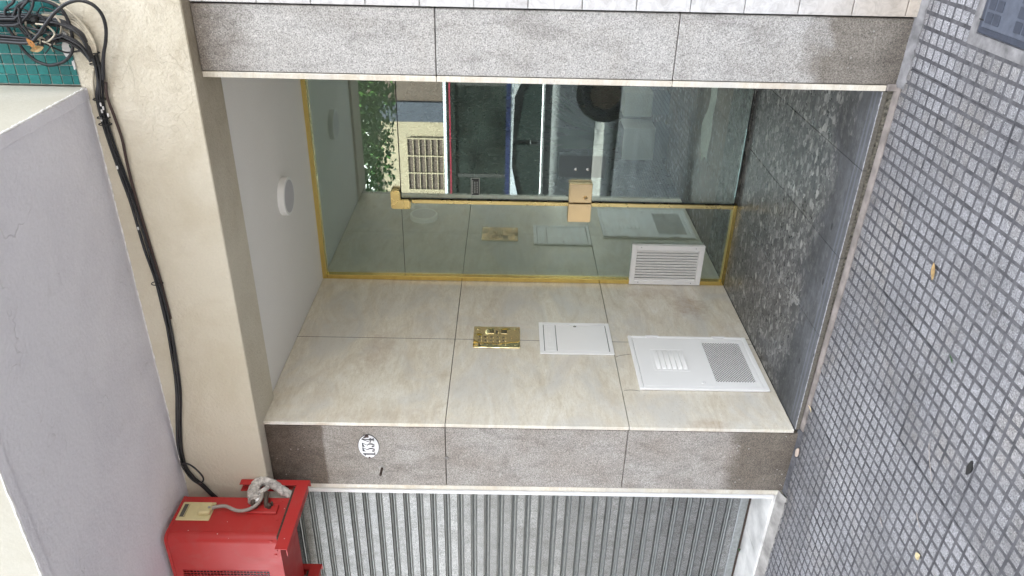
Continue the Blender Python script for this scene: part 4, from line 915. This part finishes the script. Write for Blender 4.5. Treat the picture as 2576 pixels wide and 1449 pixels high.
def leaf_mb(c, L, Wd, ang, nrm='z', curl=.25, z0=0):
    """oval leaf with a midrib fold; nrm 'z' lies flat, 'y' hangs on the wall"""
    vs = []; n = 7
    for i in range(n+1):
        t = i/n; w = Wd*math.sin(math.pi*min(.98, max(.02, t)))**.8*.5; u = (t-.5)*L; lift = curl*L*(t-.5)**2
        for s_ in (-1, 0, 1):
            a = u*math.cos(ang)-s_*w*math.sin(ang); b = u*math.sin(ang)+s_*w*math.cos(ang); h = lift+abs(s_)*w*.35
            vs.append((c[0]+a, c[1]+b, c[2]+h) if nrm == 'z' else (c[0]+a, c[1]-h, c[2]+b))
    fs = [(i*3+k, i*3+k+1, i*3+k+4, i*3+k+3) for i in range(n) for k in range(2)]
    m = MB(); m.add(vs, fs); m.smooth = True; return m
lf = leaf_mb((-.141, -.155, 3.163), .052, .022, math.radians(-75), 'y'); tag(lf.build('dead_leaf', M['leaf_dry']), 'brown dry leaf caught in the tangled cables, pointing down', 'leaf', 'dead leaves')
lf = leaf_mb((-.124, -.155, 3.178), .045, .02, math.radians(35), 'y'); tag(lf.build('dead_leaf', M['leaf_or']), 'orange-brown dry leaf wedged across the tangled cables', 'leaf', 'dead leaves')
# ================================================================== SMALL THINGS ON THE PAVEMENT
def gz(x): return tilt_z(x)
lf = leaf_mb((-.732, -.596, gz(-.732)+.004), .062, .026, math.radians(20)); tag(lf.build('dead_leaf', M['leaf_dry']), 'yellow-brown dry leaf lying alone on the pavement grid', 'leaf', 'dead leaves')
lf = leaf_mb((-1.624, -1.049, gz(-1.624)+.004), .036, .026, math.radians(-30)); tag(lf.build('dead_leaf', simple('pale_dry_leaf', (.55, .45, .25), .7, var=.2, sc=60)), 'small pale cream leaf on the pavement in front of the shutter', 'leaf', 'dead leaves')
lf = leaf_mb((-1.766, -.048, gz(-1.766)+.008), .045, .012, math.radians(75), curl=.6); tag(lf.build('dead_leaf', simple('tan_dry_leaf', (.62, .50, .30), .7, var=.2, sc=60)), 'curled tan leaf at the foot of the entrance step', 'leaf', 'dead leaves')
m = MB(); m.cyl((-2.043, -.040, gz(-2.043)+.006), 'z', [(0, 1), (.006, 1.), (.010, .85)], 18, sx=.026, sy=.011); tag(m.build('stone_chip', M['chip'], smooth=True), 'flat pinkish stone chip leaning at the foot of the left pier', 'stone chip')
m = MB(); pts = [(-1.167+.020*math.cos(a)*(1+.5*math.cos(2*a)), -1.099+.012*math.sin(a)*random.uniform(.8, 1.2)) for a in [i*math.pi/8 for i in range(16)]]; m.prism(pts, 'z', gz(-1.167)-.001, gz(-1.167)+.003); tag(m.build('tar_scrap', M['black']), 'black scrap of tar flattened on the pavement grid', 'scrap')
lf = leaf_mb((-.93, -.84, gz(-.93)+.003), .035, .008, math.radians(60)); tag(lf.build('leaf_scrap', M['plant']), 'small torn green leaf in a groove of the pavement', 'leaf')
for (x, y, a, L_) in ((-1.30, -.93, 40, .13), (-1.52, -.98, 55, .05), (-1.72, -.80, 62, .04)):
    d = Vector((math.cos(math.radians(a)), math.sin(math.radians(a)), 0)); p = Vector((x, y, gz(x)+.003))
    m = MB(); m.tube([p-d*L_/2, p+Vector((.004, .003, .003)), p+d*L_/2], .0011, 6); tag(m.build('dry_twig', M['conduit']), {.13: 'long thin dry stalk on the pavement grid', .05: 'short dry stalk nearest the pale cream leaf', .04: 'tiny reddish stalk in the grid nearer the pier'}[L_], 'twig', 'dry stalks on the pavement')
# service cover
cvr = thing('service_cover', 'blue-grey plastic water service cover with a moulded grid in the pavement', 'service cover', (.25, -.64, 0))
gx, gy = COVX, COVY
m = MB()
for q in ((gx[0]-RING, gx[0]-.001, gy[0]-RING, gy[1]+RING), (gx[1]+.001, gx[1]+RING, gy[0]-RING, gy[1]+RING), (gx[0]-.001, gx[1]+.001, gy[1]+.001, gy[1]+RING), (gx[0]-.001, gx[1]+.001, gy[0]-RING, gy[0]-.001)):
    c4 = [(q[0], q[2]), (q[1], q[2]), (q[1], q[3]), (q[0], q[3])]
    m.add([(x, y, -.03) for x, y in c4]+[(x, y, tilt_z(x)+.0002) for x, y in c4], [(0, 3, 2, 1), (4, 5, 6, 7), (0, 1, 5, 4), (1, 2, 6, 5), (2, 3, 7, 6), (3, 0, 4, 7)])
m.build('mortar_surround', M['mortar'], cvr)
zt_ = tilt_z(.24)+.0075
m = MB(); m.box(gx[0], gx[1], gy[0], gy[1], -.03, zt_-.003, .006); m.build('frame', M['cover'], cvr)
ix0, ix1, iy0, iy1 = gx[0]+.024, gx[1]-.024, gy[0]+.022, gy[1]-.022
m = MB(); m.box(ix0, ix1, iy0, iy1, zt_-.0028, zt_, .0015); m.build('lid', M['cover_worn'], cvr)
ncol = 9; px_ = (ix1-ix0-.02)/ncol
rows = [iy1-.014, iy1-.056, iy1-.17, iy1-.212, iy1-.254, iy1-.296, iy1-.338, iy1-.38]
for r_i, yy in enumerate(rows):
    if yy-.036 < iy0: break
    for k in range(ncol):
        x = ix0+.010+px_*k
        m = MB(); m.box(x+.0045, x+px_-.0045, yy-.034, yy, zt_+.0002, zt_+.0024, .0008); m.build('raised_square', M['cover'], cvr)
t_ = text_mb('AySA', .085, lambda x, y, z: (ix0+.20+x, iy1-.130+y, zt_+.0012+z), .0022); t_.build('lettering', M['cover'], cvr)
m = MB(); m.box(ix0+.018, ix0+.022, iy1-.004, iy1+.02, zt_+.0, zt_+.0006); m.build('lifting_slot', M['black'], cvr)
# ================================================================== LOBBY CONTENTS
pt = thing('planter', 'white cube planter with a dark leafy plant inside the lobby', 'planter', (-1.725, 3.8, ZF))
m = MB(); m.box(-1.878, -1.580, 3.65, 3.93, ZF+.12, .462, .008); m.build('pot', M['pot'], pt)
m = MB(); m.box(-1.86, -1.60, 3.67, 3.91, ZF-.004, ZF+.119); m.build('plinth', M['black'], pt)
m = MB(); m.box(-1.864, -1.594, 3.664, 3.916, .4625, .468); m.build('soil', M['soil'], pt)
for k in range(26):
    a = random.uniform(0, 6.28); L = random.uniform(.5, .95); lean = random.uniform(.05, .42)
    b = Vector((-1.73+.06*math.cos(a), 3.79+.06*math.sin(a), .46)); d = Vector((math.cos(a)*lean, math.sin(a)*lean, 1)).normalized(); s_ = Vector((-math.sin(a), math.cos(a), 0))
    vs = []; n = 6; w0 = random.uniform(.022, .042)
    for i in range(n+1):
        t = i/n; p = b+d*L*t+Vector((math.cos(a), math.sin(a), -.6))*(.25*L*t**2.2); w = w0*math.sin(math.pi*(.12+.86*t))
        vs += [p-s_*w, p+s_*w]
    m = MB(); m.add(vs, [(2*i, 2*i+1, 2*i+3, 2*i+2) for i in range(n)]); m.smooth = True; m.build('leaf', M['plant'], pt)
pt2 = thing('planter', 'second smaller white planter behind the cube planter in the lobby', 'planter', (-1.38, 3.85, ZF))
m = MB(); m.box(-1.52, -1.30, 3.78, 3.98, ZF+.15, .462, .008); m.build('pot', M['pot'], pt2)
m = MB(); m.box(-1.50, -1.32, 3.80, 3.96, ZF-.004, ZF+.149); m.build('plinth', M['black'], pt2)
rg = MB(); vs = []; nx, ny = 28, 6
for i in range(nx+1):
    x = -1.40+(1.08)*i/nx
    for j in range(ny+1):
        t = j/ny; wv = .16+.05*math.sin(i*.4); prof_ = math.sin(math.pi*t)
        vs.append((x+(.03*math.sin(t*9) if i == 0 else 0), 2.30+wv*t*1.3+.012*math.sin(i*.9+t*3), ZF+.002+  .012*prof_*(.8+.25*math.sin(t*17+i*.35))))
rg.add(vs, [(i*(ny+1)+j, (i+1)*(ny+1)+j, (i+1)*(ny+1)+j+1, i*(ny+1)+j+1) for i in range(nx) for j in range(ny)]); rg.smooth = True
tag(rg.build('floor_cloth', M['cloth']), 'crumpled grey-white cloth laid along the lobby floor behind the door', 'cloth')
# ================================================================== STREET BEHIND THE CAMERA (seen mirrored in the glass)
m = MB(); m.box(-60, 60, -13.5, -4.18, -.5, -.13); struct(m.build('road', M['asphalt']))
m = MB(); m.box(-60, 60, -4.178, -4.002, -.5, .004, .012); struct(m.build('kerb', M['plinth']))
m = MB(); m.box(-60, 60, -17.2, -13.502, -.5, .0); struct(m.build('far_pavement', M['plinth']))
g = MB(); g.box(-90, 90, -90, 40, -1.2, -.55); struct(g.build('ground', M['asphalt']))
m = MB(); m.box(-60, -16.01, -4.0, 0, -.5, 0); m.box(9.01, 60, -4, 0, -.5, -.05); struct(m.build('side_pavement', M['plinth']))
# far buildings
hs = thing('house', 'sunlit cream house across the street with a barred window', 'building', (-11, -18, 0))
cream_wall = simple('sunlit_cream_wall', (.20, .165, .115), .9, var=.08, sc=3); brick = simple('brown_brick', (.055, .038, .03), .9, var=.3, sc=8); navy = simple('navy_paint', (.018, .022, .035), .7)
m = MB(); m.box(-20, -6.62, -25, -17.2, 0, 5.7); m.build('wall', cream_wall, hs)
m = MB(); m.box(-20.1, -6.6, -25, -17.0, 5.7, 6.0, .02); m.build('cornice', M['white_old'], hs)
for (x0, x1, z0, z1) in ((-8.9, -7.2, 3.1, 4.6), (-12.4, -10.8, 3.1, 4.6), (-8.9, -7.3, .8, 2.4)):
    m = MB(); m.box(x0, x1, -17.19, -17.14, z0, z1); w_ = m.build('window', M['rust'], hs)
    m = MB()
    for k in range(9): zz = z0+(z1-z0)*k/8; m.box(x0-.03, x1+.03, -17.13, -17.10, zz-.012, zz+.012)
    for k in range(4): xx = x0+(x1-x0)*k/3; m.box(xx-.02, xx+.02, -17.128, -17.09, z0, z1)
    m.build('grille', cream_wall, w_)
bb = thing('brick_building', 'dark brown brick building across the street beside the cream house', 'building', (0, -18, 0))
m = MB(); m.box(-6.0, 14, -26, -17.0, 0, 9); m.build('wall', brick, bb)
m = MB(); m.box(-6.61, -6.01, -25, -16.9, 0, 6.6); m.build('party_pier', navy, bb)
for k in range(4):
    for zz in (.9, 4.2, 7.0):
        m = MB(); m.box(-4.5+3.4*k, -2.9+3.4*k, -16.99, -16.95, zz, zz+1.6, .02); m.build('window', M['blackmetal'], bb)
# bus
bs = thing('bus', 'white city bus with dark windows and a red roof stripe passing in the street', 'bus', (-5, -10.4, -.13))
buswhite = simple('bus_white', (.26, .28, .32), .25, var=.05); busblue = simple('bus_blue', (.010, .014, .045), .3); busred = simple('bus_red', (.17, .015, .03), .3); busglass = simple('bus_dark_glass', (.010, .013, .012), .08, var=.95, sc=1.1)  # blotches in the bus glass colour stand in for reflections of the facade
m = MB(); m.box(-11.5, -.2, -12.4, -9.9, .22, 1.5, .05); m.box(-11.5, -.2, -12.4, -9.9, 2.62, 2.84, .05); m.build('body', buswhite, bs)
m = MB(); m.box(-11.4, -.3, -12.3, -9.93, 1.501, 2.619); m.build('window_band', busglass, bs)
m = MB(); m.box(-11.45, -.25, -9.899, -9.888, 2.585, 2.77); m.build('roof_band', busglass, bs)
m = MB(); m.box(-11.45, -.25, -9.8875, -9.884, 2.685, 2.715); m.build('stripe', busred, bs)
m = MB(); m.box(-11.45, -.25, -9.899, -9.886, 1.43, 1.52); m.build('stripe', busblue, bs)
for x in (-9.6, -7.6, -5.6, -3.6, -1.6):
    m = MB(); m.box(x-.04, x+.04, -9.929, -9.91, 1.51, 2.59); m.build('window_post', M['black'], bs)
for x in (-9.4, -2.6):
    m = MB(); m.cyl((x, -9.97, .36), 'y', [(0, .49), (.02, .49), (.08, .44), (.081, .28), (.05, .2), (.05, .05)], 28); m.build('wheel', M['blackmetal'], bs, smooth=True)
# car
car = thing('parked_car', 'silver hatchback parked along the kerb', 'car', (-3.6, -5.2, -.13))
silver = simple('silver_paint', (.21, .22, .24), .22, .1, var=.04)
body = [(-1.55, .30), (-1.50, .62), (-1.56, .86), (-1.70, 1.0), (-4.05, .98), (-5.05, .86), (-5.45, .68), (-5.52, .30)]
m = MB()
def loft(prof, ys, mi=0, inset=0.):
    n = len(prof); vs = []
    for y, s_ in ys:
        cxm = -3.55
        vs += [(cxm+(x-cxm)*s_, y, z) for x, z in prof]
    fs = [(i*n+k, i*n+(k+1) % n, (i+1)*n+(k+1) % n, (i+1)*n+k) for i in range(len(ys)-1) for k in range(n)]
    fs += [tuple(range(n)), tuple((len(ys)-1)*n+k for k in range(n))]
    m.add(vs, fs, mi)
loft(body, [(-4.38, .95), (-4.32, .99), (-4.45, 1.0), (-5.75, 1.0), (-5.88, .99), (-5.82, .95)])
m.smooth = True; m.build('body', silver, car)
m = MB(); loft([(-1.75, 1.0), (-1.98, 1.24), (-2.35, 1.40), (-3.35, 1.42), (-3.75, 1.34), (-4.45, .99)], [(-4.60, .93), (-4.45, 1.0), (-5.75, 1.0), (-5.60, .93)]); m.smooth = True; m.build('cabin', silver, car)
gl_ = simple('car_dark_glass', (.015, .02, .02), .05)
for poly in ([(-2.05, 1.03), (-2.28, 1.26), (-2.95, 1.36), (-2.95, 1.03)], [(-3.02, 1.03), (-3.02, 1.365), (-3.36, 1.355), (-3.70, 1.27), (-4.15, 1.03)]):
    m = MB(); m.prism(poly, 'y', -4.475, -4.435); m.build('side_window', gl_, car)
m = MB(); m.tube([(-1.9, -4.43, 1.015), (-3.0, -4.425, 1.01), (-4.2, -4.43, 1.0)], .014, 8); m.build('trim', M['chrome'], car)
for x in (-2.25, -4.75):
    m = MB(); m.cyl((x, -4.40, .19), 'y', [(.0, .39), (.085, .39)], 28); m.build('wheel_arch', M['black'], car)
    m = MB(); m.cyl((x, -4.30, .19), 'y', [(-.12, .32), (-.005, .32), (.006, .30), (.004, .22), (-.02, .2)], 32); w_ = m.build('tyre', M['blackmetal'], car, smooth=True)
    m = MB(); m.cyl((x, -4.30, .19), 'y', [(-.03, .205), (.004, .20), (-.004, .1), (.002, .05), (.002, .01)], 24); m.build('rim', M['rust'], w_, smooth=True)
m = MB(); m.box(-3.95, -3.78, -4.42, -4.24, 1.02, 1.14, .03); m.build('wing_mirror', silver, car)
m = MB(); m.box(-1.62, -1.50, -4.50, -4.36, .72, .92, .03); m.build('tail_light', busred, car)
# street tree
tr = thing('street_tree', 'leafy street tree with a dark crown at the kerb', 'tree', (.9, -3.75, 0))
bark = simple('bark', (.09, .07, .055), .95, var=.4, sc=20, bump=.8, bsc=40)
m = MB(); m.tube([(.9, -3.75, -.1), (.86, -3.78, 1.4), (.6, -3.95, 2.6), (0, -4.5, 3.6), (-1.0, -5.2, 4.4)], lambda t: .16*(1-.7*t), 12)
for e in ((-2.6, -5.0, 4.3), (-1.6, -6.8, 4.6), (.9, -5.6, 5.2), (-3.4, -6.2, 4.6), (-.2, -4.2, 5.6)): m.tube([(.3, -4.2, 3.1), ((.3+e[0])/2, (-4.2+e[1])/2, 3.95), e], lambda t: .06*(1-.75*t), 8)
m.build('trunk', bark, tr)
rt = random.Random(3); m = MB()
blobs = [(-2.6, -5.2, 4.05, 1.2), (-3.8, -5.6, 4.2, 1.2), (-3.2, -6.6, 4.3, 1.25), (-1.4, -6.0, 4.4, 1.3), (.2, -5.4, 5.0, 1.3), (-2.4, -6.9, 4.5, 1.2), (-4.6, -7.0, 4.6, 1.1), (-.4, -4.6, 5.5, 1.2)]
for bx, by, bz, br in blobs:
    for _ in range(3600):
        a, cphi, q = rt.uniform(0, 6.283), rt.uniform(-1, 1), br*rt.uniform(.25, 1)**.6
        sp = math.sqrt(1-cphi*cphi); p = Vector((bx+q*sp*math.cos(a), by+q*sp*math.sin(a), bz+q*cphi*.8))
        d = Vector((rt.gauss(0, 1), rt.gauss(0, 1), rt.gauss(0, .6))).normalized(); s_ = d.orthogonal().normalized(); L = rt.uniform(.06, .12); w = L*.27
        m.add([p-d*L*.5, p+s_*w, p+d*L*.5, p-s_*w], [(0, 1, 2, 3)])
m.build('crown', leaf_mat('tree_leaf', (.025, .07, .015), (.06, .13, .03)), tr, fixn=False)
